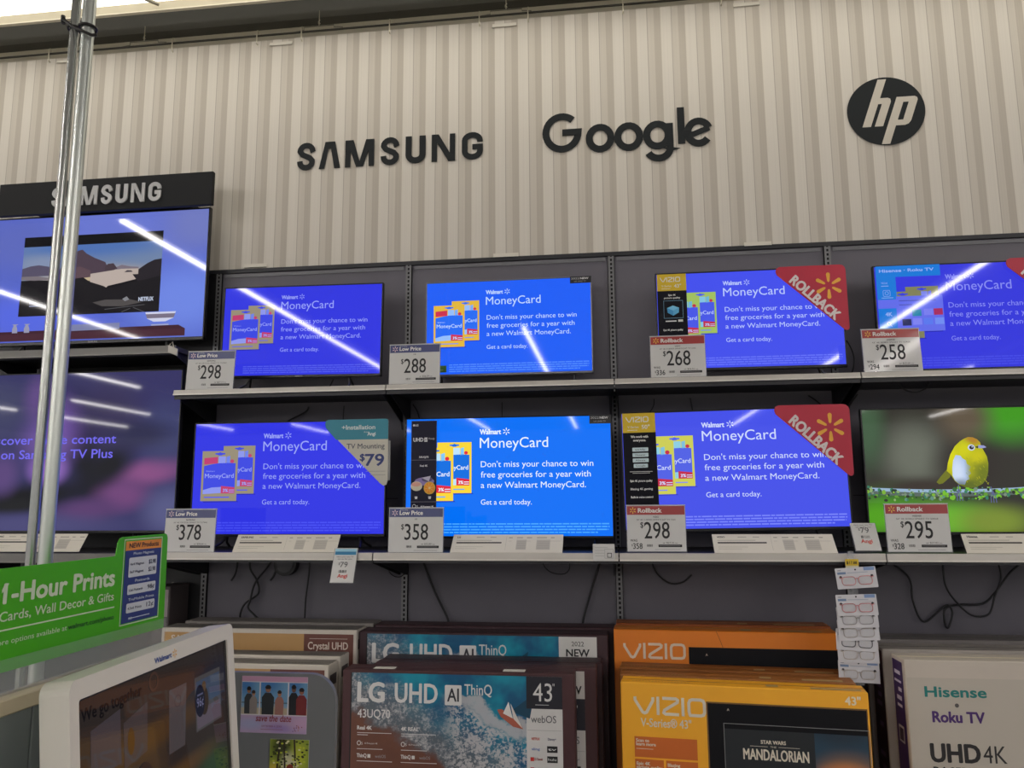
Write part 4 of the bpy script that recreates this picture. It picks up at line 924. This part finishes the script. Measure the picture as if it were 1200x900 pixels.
carton('television_carton', (1.088, -.40, DZ), -.18, 1.284, .14, .769, 'tall back ocean carton marked 2022 NEW, nearer of the tall pair', 'carton', MAROON2, gb, lg_front(1.12, '50', False), lg_lid)
carton('television_carton', (1.125, -.245, DZ), 0, 1.284, .14, .779, 'tall maroon carton against the back panel behind the other ocean cartons', 'carton', MAROON2, gb, None, lg_lid)
# yellow and orange cartons
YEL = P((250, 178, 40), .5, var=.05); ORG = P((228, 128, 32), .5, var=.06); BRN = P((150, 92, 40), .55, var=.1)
SUN = blob_mat('sunset_print', (26, 62, 84), [(.62, .22, .95, .62, (150, 110, 80), 0), (.55, .18, .75, .42, (232, 140, 60), 0), (.75, .16, .5, .28, (216, 92, 50), 0), (.5, 1.0, .9, .35, (24, 46, 64), 0)], rough=.4)
def viz_front(b, W, H):
    w = .0012; wt = P((224, 214, 196), .5); orr = P((206, 104, 36), .5)
    vizio_mark(b, .062, H - .132, .076, w, wt)
    b.text('V-Series® 43"', .085, H - .182, .034, w, wt, width=.215, bold=.02)
    b.rect(.055, H - .31, .322, H - .225, w, orr); b.rect(.055, H - .44, .178, H - .318, w, orr); b.rect(.188, H - .44, .322, H - .318, w, orr)
    b.text('Scan to', .062, H - .247, .013, w + .0004, wt, bold=.05); b.text('learn more', .062, H - .262, .013, w + .0004, wt, bold=.05); b.rect(.062, H - .276, .135, H - .274, w + .0004, wt)
    b.text('Epic 4K', .062, H - .342, .013, w + .0004, wt, bold=.05); b.text('picture quality', .062, H - .357, .013, w + .0004, wt, bold=.05); b.text('Blazing', .195, H - .342, .013, w + .0004, wt, bold=.05); b.text('performance', .195, H - .357, .013, w + .0004, wt, bold=.05)
    b.rect(.062, H - .372, .15, H - .370, w + .0004, wt); b.rect(.195, H - .372, .29, H - .370, w + .0004, wt); b.rect(.066, H - .42, .094, H - .405, w + .0004, wt); b.text('Dolby', .1, H - .418, .010, w + .0004, wt); b.text('V-GIG', .2, H - .418, .011, w + .0004, wt)
    for yy in (.235, .45): pass
    b.rect(0, H - .412, .375, H - .4105, w + .0002, P((120, 76, 30), .5))
    b.rect(.372, .06, W - .012, H - .072, w, P((17, 17, 22), .6, spec=.2)); b.frame(.366, .054, W - .008, H - .066, .006, w - .0003, P((120, 84, 40), .5))
    b.text('43"', W - .092, H - .052, .032, w, P((240, 226, 200), .5), width=.06, bold=.04)
    b.text('A', .452, H - .100, .010, w + .0004, wt)
    b.frame(.435, H - .395, W - .004, H - .150, .0022, w + .0004, P((150, 150, 150), .5))
    b.rect(.80, H - .392, W - .014, H - .172, w + .0006, SUN, uv=True); b.rect(.437, H - .392, .802, H - .172, w + .0005, P((24, 30, 36), .4))
    dk = P((24, 22, 26), .5)
    b.flat([(.72, H - .392), (.80, H - .352), (.83, H - .365), (.88, H - .37), (.93, H - .345), (.985, H - .33), (W - .014, H - .305), (W - .014, H - .392)], w + .0009, dk)
    b.flat([(.80, H - .392), (.80, H - .36), (.825, H - .345), (.845, H - .352), (.87, H - .392)], w + .0011, P((30, 26, 30), .5))
    b.text('STAR WARS', .585, H - .225, .014, w + .0012, wt, width=.10, bold=.05); b.text('THE', .622, H - .240, .007, w + .0012, wt, width=.025); b.text('MANDALORIAN', .512, H - .290, .042, w + .0012, wt, width=.262, bold=.03)
    b.rect(.54, H - .237, .612, H - .2355, w + .0012, wt); b.rect(.655, H - .237, .74, H - .2355, w + .0012, wt)
    b.text('Disney+', W - .075, H - .375, .010, w + .0014, P((190, 190, 190), .5))
def viz_lid(t, W, D, H):
    lid_print(t, W, D, H, (190, 160, 110), [(.05 + .014 * i, .03, .05 + .014 * i + .009, .035) for i in range(18)] + [(.62, .03, .67, .07), (.80, .02, 1.0 if W > 1.02 else .97, .05)]); seam(t, W, D, H, (160, 100, 40))
vA = carton('television_carton', (2.429, -.82, DZ), -5.6, 1.022, .13, .637, 'front yellow carton printed with a black screen and sunset picture', 'carton', YEL, gb, viz_front, viz_lid)
carton('television_carton', (2.427, -.682, DZ), -5.0, 1.02, .13, .640, 'second yellow carton directly behind the front yellow carton', 'carton', BRN, gb, None, viz_lid)
carton('television_carton', (2.427, -.545, DZ), -4.4, 1.02, .13, .645, 'third yellow carton, just in front of the tall orange carton', 'carton', BRN, gb, None, viz_lid)
def viz_back(b, W, H):
    w = .0012; wt = P((226, 206, 184), .5)
    vizio_mark(b, .052, H - .138, .075, w, wt)
    b.rect(.365, .06, W - .008, H - .078, w, P((17, 17, 22), .6, spec=.2)); b.text('A', .445, H - .118, .011, w + .0004, wt); b.frame(.43, .1, W - .02, H - .18, .002, w + .0004, P((110, 110, 120), .5))
    b.ribbon([(.50, H), (.52, H - .05), (.53, H - .08)], .002, w + .0003, P((120, 66, 20), .5))
carton('television_carton', (2.402, -.385, DZ), -1.9, 1.072, .15, .794, 'tall orange carton with white lettering, nearer of the orange pair', 'carton', ORG, gb, viz_back, viz_lid)
carton('television_carton', (2.415, -.215, DZ), -1.0, 1.072, .15, .798, 'tall orange-brown carton against the back panel', 'carton', P((150, 78, 34), .5, var=.08), gb, None, viz_lid)
# crystal cartons at left
LIDG = P((128, 122, 117), .55, var=.12)
CWH = P((206, 198, 186), .5, var=.04)
def crystal(txt_x=None):
    def f(b, W, H):
        w = .001
        b.rect(.018, .02, W - .018, H - .022, w, P((186, 146, 92), .5)); b.rect(W - .285, .02, W - .018, H - .022, w + .0004, P((106, 62, 52), .5))
        wt = P((222, 210, 196), .5)
        b.text('Crystal UHD', W - .262, H - .098, .036, w + .0008, wt, width=.215, bold=.02); b.rect(W - .255, H - .046, W - .05, H - .044, w + .0008, wt)
        b.text('SAMSUNG', .06, H - .07, .032, w + .0008, wt, width=.23, bold=.04)
        for k in range(2): b.rect(W - .26, H - (.113 + .014 * k), W - .09, H - (.109 + .014 * k), w + .0008, wt)
    return f
def crystal_lid(t, W, D, H):
    CUR[0].add([(.004, .012, H + .0004), (W - .004, .012, H + .0004), (W - .004, D - .004, H + .0004), (.004, D - .004, H + .0004)], [(0, 1, 2, 3)], LIDG)
    lid_print(t, W, D, H, (60, 52, 50), [(W - .28 + .016 * i, .04, W - .28 + .016 * i + .011, .047) for i in range(12)] + [(.12, .06, .35, .068), (.5, .09, .62, .096)])
    b = CUR[0]
    b.add([(W + .0006, .02 + .03 * 0, H - .10), (W + .0006, D - .02, H - .10), (W + .0006, D - .02, H - .05), (W + .0006, .02, H - .05)], [(0, 1, 2, 3)], P((70, 62, 60), .5)); seam(t, W, D, H, (96, 88, 82))
carton('television_carton', (.0, -.42, DZ), 0, 1.083, .15, .776, 'tall white-edged tan and brown carton, rear left', 'carton', CWH, gb, crystal(), crystal_lid)
carton('television_carton', (.03, -.24, DZ), 0, 1.085, .15, .784, 'tall carton at the back of the left bay, only its lid showing', 'carton', LIDG, gb, None, crystal_lid)
carton('television_carton', (.07, -.80, DZ), 0, 1.004, .13, .676, 'shorter white-edged carton behind the grey photo board', 'carton', CWH, gb, crystal(), crystal_lid)
carton('television_carton', (.07, -.655, DZ), 0, 1.010, .13, .688, 'shorter carton one row behind the white-edged front carton at left', 'carton', CWH, gb, None, crystal_lid)
b = MB(); b.box(0, 0, 0, .10, .20, .97, P((70, 62, 62), .5), .004, 1); b.rect(.012, .80, .09, .95, .001, P((150, 140, 140), .5)); b.rect(.02, .86, .07, .865, .0015, INK)
tag(b.build('upright_carton', loc=(-.18, -.22, DZ)), 'dark carton standing on end behind the green sign', 'carton')
# white carton at right
HW = P((200, 190, 178), .5, var=.04); PUR = P((62, 40, 92), .5)
def his_front(b, W, H):
    w = .001; gr = P((190, 182, 170), .5); teal = P((22, 122, 118), .5); pu = P((72, 36, 108), .5); bk = P((34, 32, 34), .5)
    b.rect(.005, .0, W - .01, H - .072, w, gr)
    b.text('Hisense', .075, H - .148, .040, w + .0005, teal, width=.243, bold=.05); b.flat(ellipse(.198, H - .182, .0085, .0085, 14), w + .0005, P((90, 86, 84), .5))
    b.text('Roku TV', .098, H - .250, .042, w + .0005, pu, width=.205, bold=.055)
    b.text('UHD', .080, H - .408, .070, w + .0005, bk, width=.192, bold=.055); b.text('4K', .285, H - .408, .068, w + .0005, bk, width=.092)
    b.text('R6', .085, H - .462, .033, w + .0005, bk, width=.05, bold=.04); b.text('SERIES', .150, H - .462, .033, w + .0005, bk, width=.128); b.text('50"', .318, H - .462, .033, w + .0005, bk, width=.062, bold=.02); b.rect(.32, H - .474, .37, H - .472, w + .0005, bk)
    b.ribbon([(0, H - .475), (.2, H - .462), (W, H - .43)], .002, w + .0004, P((150, 140, 130), .5))
def his_side(t, W, D, H):
    b = MB()
    def r(y0, z0, y1, z1, off, m): b.add([(-off, y0, z0), (-off, y1, z0), (-off, y1, z1), (-off, y0, z1)], [(0, 1, 2, 3)], m)
    r(.028, .02, D - .012, H - .018, .001, PUR); wt = P((205, 195, 210), .5)
    for (z, h, a, c) in ((.06, .016, .05, .11), (.10, .010, .045, .115), (.13, .016, .045, .08), (.165, .018, .05, .10), (.20, .012, .05, .1)): r(a * D / .14, H - z - h, c * D / .14, H - z, .0016, wt)
    r(.05 * D / .14, H - .36, .105 * D / .14, H - .29, .0016, P((190, 185, 190), .5)); r(.058 * D / .14, H - .352, .098 * D / .14, H - .30, .002, P((60, 50, 70), .5))
    b.build('side_print', t); seam(t, W, D, H, (222, 210, 180))
carton('television_carton', (3.636, -.80, DZ), 0, 1.20, .16, .749, 'white carton with teal and purple lettering at the lower right', 'carton', HW, gb, his_front, his_side)
def dark_side(t, W, D, H):
    b = MB()
    def r(y0, z0, y1, z1, off, m): b.add([(-off, y0, z0), (-off, y1, z0), (-off, y1, z1), (-off, y0, z1)], [(0, 1, 2, 3)], m)
    r(.012, .0, D - .004, H - .01, .0006, P((40, 32, 48), .5))
    for k, z in enumerate((.05, .10, .16, .20, .24, .33, .46, .52)): r(.05, H - z - .022, .12 - .02 * (k % 2), H - z, .001, P((96, 84, 120), .5))
    b.build('side_print', t); seam(t, W, D, H, (70, 66, 64))
carton('television_carton', (3.612, -.60, DZ), 0, 1.20, .16, .757, 'carton with a dark purple side panel right of the clip strip', 'carton', P((176, 168, 160), .5, var=.05), gb, None, dark_side)
carton('television_carton', (3.60, -.40, DZ), 0, 1.2, .18, .768, 'grey carton hard against the back panel behind the white cartons', 'carton', P((120, 114, 112), .5, var=.06), gb, None, dark_side)

# ------------------------------------------------------------------ glasses on a clip strip
t = empty('clip_strip', (3.492, -.640, 1.335)); tag(t, 'clear plastic clip strip with yellow price tag hanging from the lower shelf', 'clip strip')
b = MB(); b.box(-.022, .0, -.56, .022, .002, -.02, CLEARSTRIP); b.build('strip', t)
b = MB(); b.box(-.028, -.010, -.062, .030, -.006, -.005, P((214, 206, 170), .5)); b.rect(-.028, -.034, .030, -.005, .0105, P((224, 190, 44), .5)); b.text('$17.88', .0, -.027, .012, .011, INK, al='c', width=.045, bold=.03); b.rect(-.02, -.048, .022, -.045, .011, INK); b.build('price_tag', t)
b = MB(); b.box(-.012, -.008, -.006, .012, .004, .03, CLEARSTRIP); b.build('clip', t)
packs = [(1.289, 3.2, (198, 120, 122), True, 'topmost, set apart from the stack', -4), (1.172, 0, (196, 112, 116), True, 'second from top, pink frames fully shown', -2), (1.118, 0, (150, 146, 146), False, 'third from top, only clear lenses showing', -2), (1.062, 2, (168, 160, 156), False, 'fourth from top, narrow visible band', -2),
         (1.024, -3, (44, 42, 50), False, 'fifth from top, with black frames', 3), (.968, 0, (186, 176, 168), True, 'second from the bottom, pale clear frames', 1), (.884, 0, (178, 168, 158), True, 'lowest, hanging over the yellow carton', 2)]
for i, (zt, dx, fc, corner, lab, roll) in enumerate(packs):
    t = empty('glasses_pack', (3.405 + dx * .001, -.676 + i * .0055, zt), (R(-6), R(roll), 0)); tag(t, 'white card of reading glasses, ' + lab, 'glasses pack', 'glasses packs on the clip strip')
    W, H = .176, .092
    b = MB(); b.prism(rrect(0, -H, W, 0, .004), -.001, .001, P((206, 205, 210), .4)); b.rect(.008, -.028, .045, -.018, .0016, P((110, 132, 166), .5))
    b.rect(W - .052, -.016, W - .006, -.001, .0016, P((126, 152, 196), .5)); b.rect(.05, -.025, .14, -.021, .0016, P((170, 176, 190), .5)); b.rect(.01, -.012, .025, -.009, .0016, P((120, 120, 130), .5)); b.flat(ellipse(W / 2, -.010, .004, .004, 10), .0016, INK)
    for x in (.02, W - .02): b.flat(ellipse(x, -.040, .006, .006, 12), .0016, P((52, 44, 50), .5))
    b.build('card', t)
    b = MB(); fm = P(fc, .3)
    for s_ in (-1, 1):
        cx = W / 2 + s_ * .036
        b.tube([(p[0], -.006, p[1]) for p in rrect(cx - .029, -.076, cx + .029, -.040, .013)] + [(cx + .029, -.006, -.053)], .0016, fm, 6)
        b.tube([(cx + s_ * .029, -.006, -.046), (cx + s_ * .036, -.006, -.042), (cx + s_ * .038, -.002, -.044)], .0018, fm, 6)
    b.tube(spline([(W / 2 - .008, -.006, -.052), (W / 2, -.007, -.047), (W / 2 + .008, -.006, -.052)], 4), .0016, fm, 6); b.build('glasses_frame', t)
    b = MB()
    for s_ in (-1, 1):
        cx = W / 2 + s_ * .036; b.flat(rrect(cx - .028, -.075, cx + .028, -.041, .012), .005, LENS)
    b.build('lens', t)

# ------------------------------------------------------------------ photo kiosk at left
KX = 1.225
# two conduits
def pole(x, yy, r, label, c=(196, 200, 194), rg=.32):
    b = MB(); b.tube([(x, yy, 0), (x, yy, 5.6)], r, P(c, rg, metal=.8, var=.08), 20)
    return tag(b.build('conduit_pole'), label, 'pole', 'steel conduit poles')
pole(.9150, -2.58, .0124, 'left and thinner of two steel conduit poles behind the green sign', (170, 172, 168), .2)
pole(.9565, -2.58, .0176, 'right and thicker of two steel conduit poles behind the green sign')
b = MB(); bl = P((40, 38, 36), .4, metal=.4)
for (x, r) in ((.9150, .0124), (.9565, .0176)):
    b.tube([(x + (r + .005) * math.cos(R(a)), -2.58 + (r + .005) * math.sin(R(a)), 2.955 + .0 * a) for a in range(0, 361, 20)], .004, bl, 6)
b.tube([(.895, -2.604, 2.972), (.905, -2.606, 2.965), (.935, -2.612, 2.94), (.965, -2.612, 2.925), (.985, -2.600, 2.918), (.998, -2.595, 2.921)], .0045, bl, 6)
b.tube([(.893, -2.60, 2.962), (.893, -2.602, 2.985)], .006, bl, 6)
tag(b.build('pole_clamp'), 'dark wire clamp tying the two steel poles together near the top', 'clamp')
# counter body, cream ledge
t = empty('kiosk_counter', (KX, -2.33, 0)); tag(t, 'blue-grey kiosk counter with cream ledge below the green sign', 'counter')
b = MB(); SL = P((138, 144, 146), .35, var=.05)
for k in range(3): b.box(-.05, -.628 - k * .66 + (.0 if k else 0), .05, .025, -.002 - k * .66 if k == 0 else -.632 - (k - 1) * .66, 1.200, SL, .002, 1)
b.box(-.04, -1.9, 0, .02, -.01, .05, DKGREY); b.build('body', t)
b = MB(); b.box(-.015, -1.95, 1.200, .035, .0, 1.232, P((214, 198, 168), .5), .003, 1); b.build('ledge', t)
# green sign in its clear holder: local x runs away from the camera, -y faces the aisle
t = empty('photo_sign', (KX, -3.5, 1.232), (0, 0, R(90))); tag(t, 'green 1-Hour Prints sign with a blue price panel, above the kiosk', 'sign')
GR = P((74, 178, 8), .45)
def gx(y_): return y_ + 3.5
def gz(z): return z - 1.232
b = MB()
tabpts = [(gx(-3.5), gz(1.476)), (gx(-2.690), gz(1.476)), (gx(-2.686), gz(1.490)), (gx(-2.683), gz(1.508)), (gx(-2.676), gz(1.517)), (gx(-2.664), gz(1.520)), (gx(-2.480), gz(1.521)), (gx(-2.472), gz(1.518)), (gx(-2.468), gz(1.510)), (gx(-2.464), gz(1.275)), (gx(-3.5), gz(1.275))]
b.prism(list(reversed(tabpts)), -.001, .001, GR)
pw = P((214, 226, 198), .5); w = .0016
b.text('1-Hour Prints', gx(-3.036), gz(1.408), .037, w, pw, width=.347, bold=.055); b.flat([(gx(-3.036), gz(1.446)), (gx(-3.042), gz(1.435)), (gx(-3.042), gz(1.428)), (gx(-3.028), gz(1.44)), (gx(-3.025), gz(1.446))], w, pw)
b.text('Cards, Wall Decor & Gifts', gx(-3.043), gz(1.373), .0185, w, pw, width=.356, bold=.015)
b.rect(gx(-3.4), gz(1.3545), gx(-2.682), gz(1.3575), w, pw)
b.text('More options available at', gx(-3.058), gz(1.328), .0105, w, pw, width=.213); b.text('walmart.com/photo', gx(-2.841), gz(1.328), .0105, w, P((20, 60, 40), .5), width=.159, bold=.015)
b.frame(gx(-2.6585), gz(1.3065), gx(-2.494), gz(1.514), .0025, w, pw)
bx0, bx1 = gx(-2.652), gx(-2.4985)
b.rect(bx0, gz(1.311), bx1, gz(1.5085), w, P((46, 62, 128), .5)); b.rect(bx0, gz(1.486), bx1, gz(1.5085), w + .0004, P((236, 150, 62), .5))
b.text('NEW Products', (bx0 + bx1) / 2, gz(1.492), .0115, w + .0008, P((36, 34, 52), .5), al='c', width=.126, bold=.03)
lt = P((206, 214, 226), .5)
for tt, zz in (('Photo Magnets', 1.4745), ('Postcards', 1.4075), ('TruMobile Prints', 1.363)): b.text(tt, (bx0 + bx1) / 2, gz(zz), .0062, w + .0008, lt, al='c', width=.009 * len(tt) * .75, bold=.03)
for (z0, z1, rows) in ((1.420, 1.468, (('4x4 Magnet', '$2⁹⁸', 1.449), ('5x7 Magnet', '$3⁹⁸', 1.430))), (1.378, 1.402, (('5.5x5 Postcards', '98¢', 1.386),)), (1.334, 1.357, (('4.5x6 Prints', '12¢', 1.342),))):
    b.flat(rrect(gx(-2.636), gz(z0), gx(-2.516), gz(z1), .004), w + .0008, P((212, 216, 222), .5))
    for a, p_, zz in rows:
        b.text(a, gx(-2.631), gz(zz), .0058, w + .0012, P((40, 44, 80), .5), width=.058, bold=.02); b.text(p_.replace('⁹⁸', '.98'), gx(-2.522), gz(zz - .001), .0105, w + .0012, P((40, 44, 80), .5), al='r', width=.03, bold=.02)
b.rect(gx(-2.625), gz(1.3195), gx(-2.535), gz(1.3215), w + .0008, lt); b.text('FREE', gx(-2.625), gz(1.318), .005, w + .0012, lt, bold=.03)
b.build('printed_panel', t)
b = MB(); b.box(0, -.006, 0, gx(-2.460), -.004, gz(1.300), CLEAR); b.box(0, .004, 0, gx(-2.460), .006, gz(1.300), CLEAR); b.box(0, -.012, -.0, gx(-2.460), .012, .003, CLEAR); b.build('acrylic_base', t)
# white kiosk monitor
t = empty('kiosk_monitor', (1.470, -3.16, 1.292), (R(-5.7), 0, R(93.8))); tag(t, 'white photo kiosk monitor with rounded frame and dark screen', 'monitor')
MWH = P((238, 232, 222), .35)
MW, MH, r = .686, .44, .022
b = MB()
outer = rrect(-.001, -MH, MW, 0, r, 6); inner = rrect(.026, -MH + .055, MW - .036, -.036, .006, 6)
n = len(outer)
vs = [(x, 0, z) for x, z in outer] + [(x, 0, z) for x, z in inner] + [(x, .05, z) for x, z in outer] + [(x, .008, z) for x, z in inner]
fs = []
for i in range(n):
    j = (i + 1) % n; fs += [(i, j, n + j, n + i), (i, 2 * n + i, 2 * n + j, j), (n + i, n + j, 3 * n + j, 3 * n + i)]
b.add(vs, fs, MWH); b.prism(outer, .049, .055, MWH)
b.text('Walmart', .288, -.0255, .0105, .0006, P((34, 78, 160), .5), width=.072, bold=.05); b.spark(.375, -.020, .010, .0006, P((244, 184, 60), .5)); b.build('housing', t)
b = MB()
scr = blob_mat('kiosk_screen', (40, 34, 32), [(.45, .62, .9, .12, (62, 44, 28), 4), (.9, .75, .3, .25, (34, 34, 44), 0), (.85, .2, .2, .25, (38, 56, 38), 30), (.45, .3, .6, .1, (74, 52, 30), 6), (.2, .1, .4, .2, (40, 40, 36), 0)], emit=True)
scr.node_tree.nodes['Principled BSDF'].inputs['Specular IOR Level'].default_value = .28
ix0, ix1, iz0, iz1 = .026, MW - .036, -MH + .055, -.036
b.M = Matrix.Translation((0, .006, 0)); b.rect(ix0, iz0, ix1, iz1, 0, scr, uv=True)
def se(c): return E(c, spec=.28)
b.text('We go together', .040, -.078, .022, .0006, se((14, 12, 14)), width=.205, bold=.03)
b.flat([(.068, -.10), (.165, -.085), (.165, -.185), (.066, -.185)], .0004, se((56, 50, 54))); b.flat([(.175, -.115), (.265, -.095), (.26, -.19), (.175, -.20)], .0004, se((54, 48, 50))); b.flat(ellipse(.20, -.155, .013, .026, 16), .0006, se((66, 44, 22)))
b.flat([(.356, -.095), (.436, -.095), (.419, -.225), (.347, -.225)], .0004, se((64, 58, 60))); b.ribbon(ellipse(.393, -.125, .014, .012, 18), .0012, .0006, se((48, 40, 46)), closed=True)
b.flat([(.475, -.095), (.61, -.095), (.61, -.215), (.475, -.215)], .0004, se((62, 60, 62))); b.flat([(.48, -.105), (.605, -.105), (.605, -.16), (.48, -.16)], .0006, se((52, 62, 80))); b.flat(ellipse(.52, -.155, .022, .032, 16), .0008, se((44, 34, 28))); b.flat(ellipse(.52, -.122, .011, .012, 12), .001, se((74, 56, 40))); b.flat([(.48, -.17), (.605, -.17), (.605, -.21), (.48, -.21)], .0006, se((76, 68, 78)))
b.ribbon(ellipse(.293, -.062, .017, .017, 22), .006, .0006, se((58, 42, 36)), closed=True)
b.flat(ellipse(.497, -.150, .025, .036, 24), .0012, se((16, 18, 34))); b.text('96¢', .480, -.162, .020, .0016, se((92, 92, 120)), width=.034); b.rect(.483, -.138, .512, -.134, .0016, se((70, 72, 96)))
b.flat(ellipse(.245, -.245, .034, .036, 26), .0012, se((14, 16, 30))); b.text('$14.76', .222, -.262, .015, .0016, se((92, 92, 116)), width=.046); b.rect(.228, -.236, .262, -.233, .0016, se((66, 68, 90)))
b.rect(ix0, iz0, ix0 + .006, iz1, .0018, BLACK); b.rect(ix1 - .012, iz0, ix1, iz1, .0018, P((12, 12, 18), .2)); b.rect(ix0, iz1 - .004, ix1, iz1, .0018, BLACK); b.build('screen', t)
b = MB(); b.box(.25, .055, -.40, .43, .09, -.24, DKGREY, .006); b.box(.30, .088, -.38, .38, .155, -.28, DKGREY, .006); b.build('mount_arm', t)
# grey board with two prints
t = empty('photo_board', (1.18, -2.30, 0)); tag(t, 'grey rounded board carrying two sample photo prints beside the kiosk', 'board')
b = MB(); BW, BH, rr = .468, 1.130, .075
b.prism([(0, 0), (BW, 0)] + arc(BW - rr, BH - rr, rr, rr, 0, 90, 8) + [(0, BH)], 0, .018, P((122, 124, 127), .45)); b.build('panel', t)
def print_person(b, cx, z0, h, w, shirt, skin, hair, wd=1.0):
    b.flat([(cx - .16 * h * wd, z0), (cx - .17 * h * wd, z0 + .55 * h), (cx - .08 * h * wd, z0 + .70 * h), (cx + .08 * h * wd, z0 + .70 * h), (cx + .17 * h * wd, z0 + .55 * h), (cx + .16 * h * wd, z0)], w, P(shirt, .5))
    b.flat(ellipse(cx, z0 + .82 * h, .075 * h * wd, .11 * h, 14), w + .0002, P(skin, .5)); b.flat(arc(cx, z0 + .85 * h, .085 * h * wd, .11 * h, 0, 180, 10), w + .0004, P(hair, .5))
    b.rect(cx - .06 * h * wd, z0 + .82 * h, cx + .06 * h * wd, z0 + .85 * h, w + .0005, P(hair, .5))
p = empty('photo_print', (1.375, -2.302, .971)); tag(p, 'pastel save the date card with three couple photos on the grey board', 'print')
b = MB(); PW, PH = .192, .150
b.prism([(0, 0), (PW, 0), (PW, PH), (0, PH)], 0, .0012, P((226, 220, 226), .4)); pink = blob_mat('pastel_wash', (192, 168, 204), [(.15, .5, .35, .5, (176, 176, 214), 0), (.6, .3, .3, .4, (170, 146, 204), 20), (.95, .6, .3, .6, (208, 170, 206), 0)])
b.rect(0, PH - .014, PW, PH, .0004, P((206, 156, 186), .5)); b.rect(0, 0, PW, .046, .0004, pink, uv=True)
def bluesky(n_): return blob_mat(n_, (120, 168, 206), [(.5, .0, .8, .45, (214, 200, 168), 0), (.2, 1, .9, .6, (72, 128, 190), 0)])
for k, (a, c) in enumerate(((.0, .052), (.055, .135), (.138, PW))): b.rect(a + .001, .049, c, PH - .016, .0004, bluesky('beach_sky_%s' % 'abc'[k]), uv=True); b.rect(a + .001, .049, c, .066, .0006, P((196, 182, 156), .5)); b.rect(a + .001, .078, c, .0815, .0006, P((96, 120, 140), .5))
print_person(b, .022, .05, .076, .0008, (60, 62, 66), (150, 104, 80), (30, 26, 26)); print_person(b, .036, .05, .066, .0012, (150, 140, 136), (190, 140, 110), (60, 38, 30))
print_person(b, .078, .049, .082, .0008, (52, 56, 60), (160, 112, 88), (28, 24, 24), 1.3); print_person(b, .112, .049, .068, .0014, (168, 120, 110), (190, 136, 106), (60, 40, 30), 1.1)
print_person(b, .153, .049, .084, .0008, (34, 36, 42), (120, 86, 72), (20, 18, 20)); print_person(b, .176, .049, .076, .0014, (132, 50, 52), (150, 98, 80), (34, 26, 28), 1.2)
b.text('save the date', .045, .031, .017, .0010, P((150, 56, 66), .5), width=.102, shear=.15, bold=.02); b.text('SEPTEMBER 4, 20XX', .062, .016, .0045, .0010, P((150, 90, 120), .5), width=.06); b.rect(.06, .009, .125, .0105, .0010, P((160, 110, 140), .5))
random.seed(11)
for k in range(14): b.flat(ellipse(PW - .028 + random.uniform(-.012, .016), .012 + random.uniform(-.006, .012), .0016, .0016, 7), .001, P(random.choice([(110, 70, 140), (190, 120, 120), (140, 60, 80)]), .5))
b.build('card', p)
p = empty('photo_print', (1.464, -2.302, .770)); tag(p, 'portrait photo print of three friends under leafy trees on the grey board', 'print')
b = MB(); PW, PH = .112, .186; b.prism([(0, 0), (PW, 0), (PW, PH), (0, PH)], 0, .0012, WHITE)
b.rect(0, 0, PW, PH, .0004, blob_mat('leafy_photo', (150, 166, 60), [(.3, .9, .4, .25, (60, 70, 30), 0), (.75, .75, .3, .3, (196, 206, 60), 0), (.5, .65, .3, .25, (226, 222, 190), 0), (.1, .55, .25, .2, (216, 190, 70), 0), (.9, .45, .25, .2, (226, 196, 90), 0), (.5, .2, .9, .35, (96, 60, 50), 0)]), uv=True)
for (x0, x1, x2) in ((.046, .044, .04), (.078, .074, .07), (.02, .024, .03)): b.ribbon([(x0, .08), (x1, .13), (x2, PH)], .005, .0006, P((52, 40, 30), .5))
for k in range(70): b.flat(ellipse(random.uniform(.004, PW - .004), random.uniform(.115, PH - .003), .004, .0025, 6), .0007 + k * 1e-6, P(random.choice([(60, 66, 24), (206, 214, 60), (90, 110, 30), (232, 228, 180), (40, 42, 24)]), .5))
print_person(b, .030, 0, .118, .0010, (70, 50, 110), (176, 110, 84), (70, 28, 24)); print_person(b, .060, 0, .128, .0014, (150, 70, 60), (206, 140, 110), (150, 60, 40)); print_person(b, .088, 0, .112, .0018, (60, 70, 140), (140, 86, 66), (40, 26, 24))
b.build('card', p)
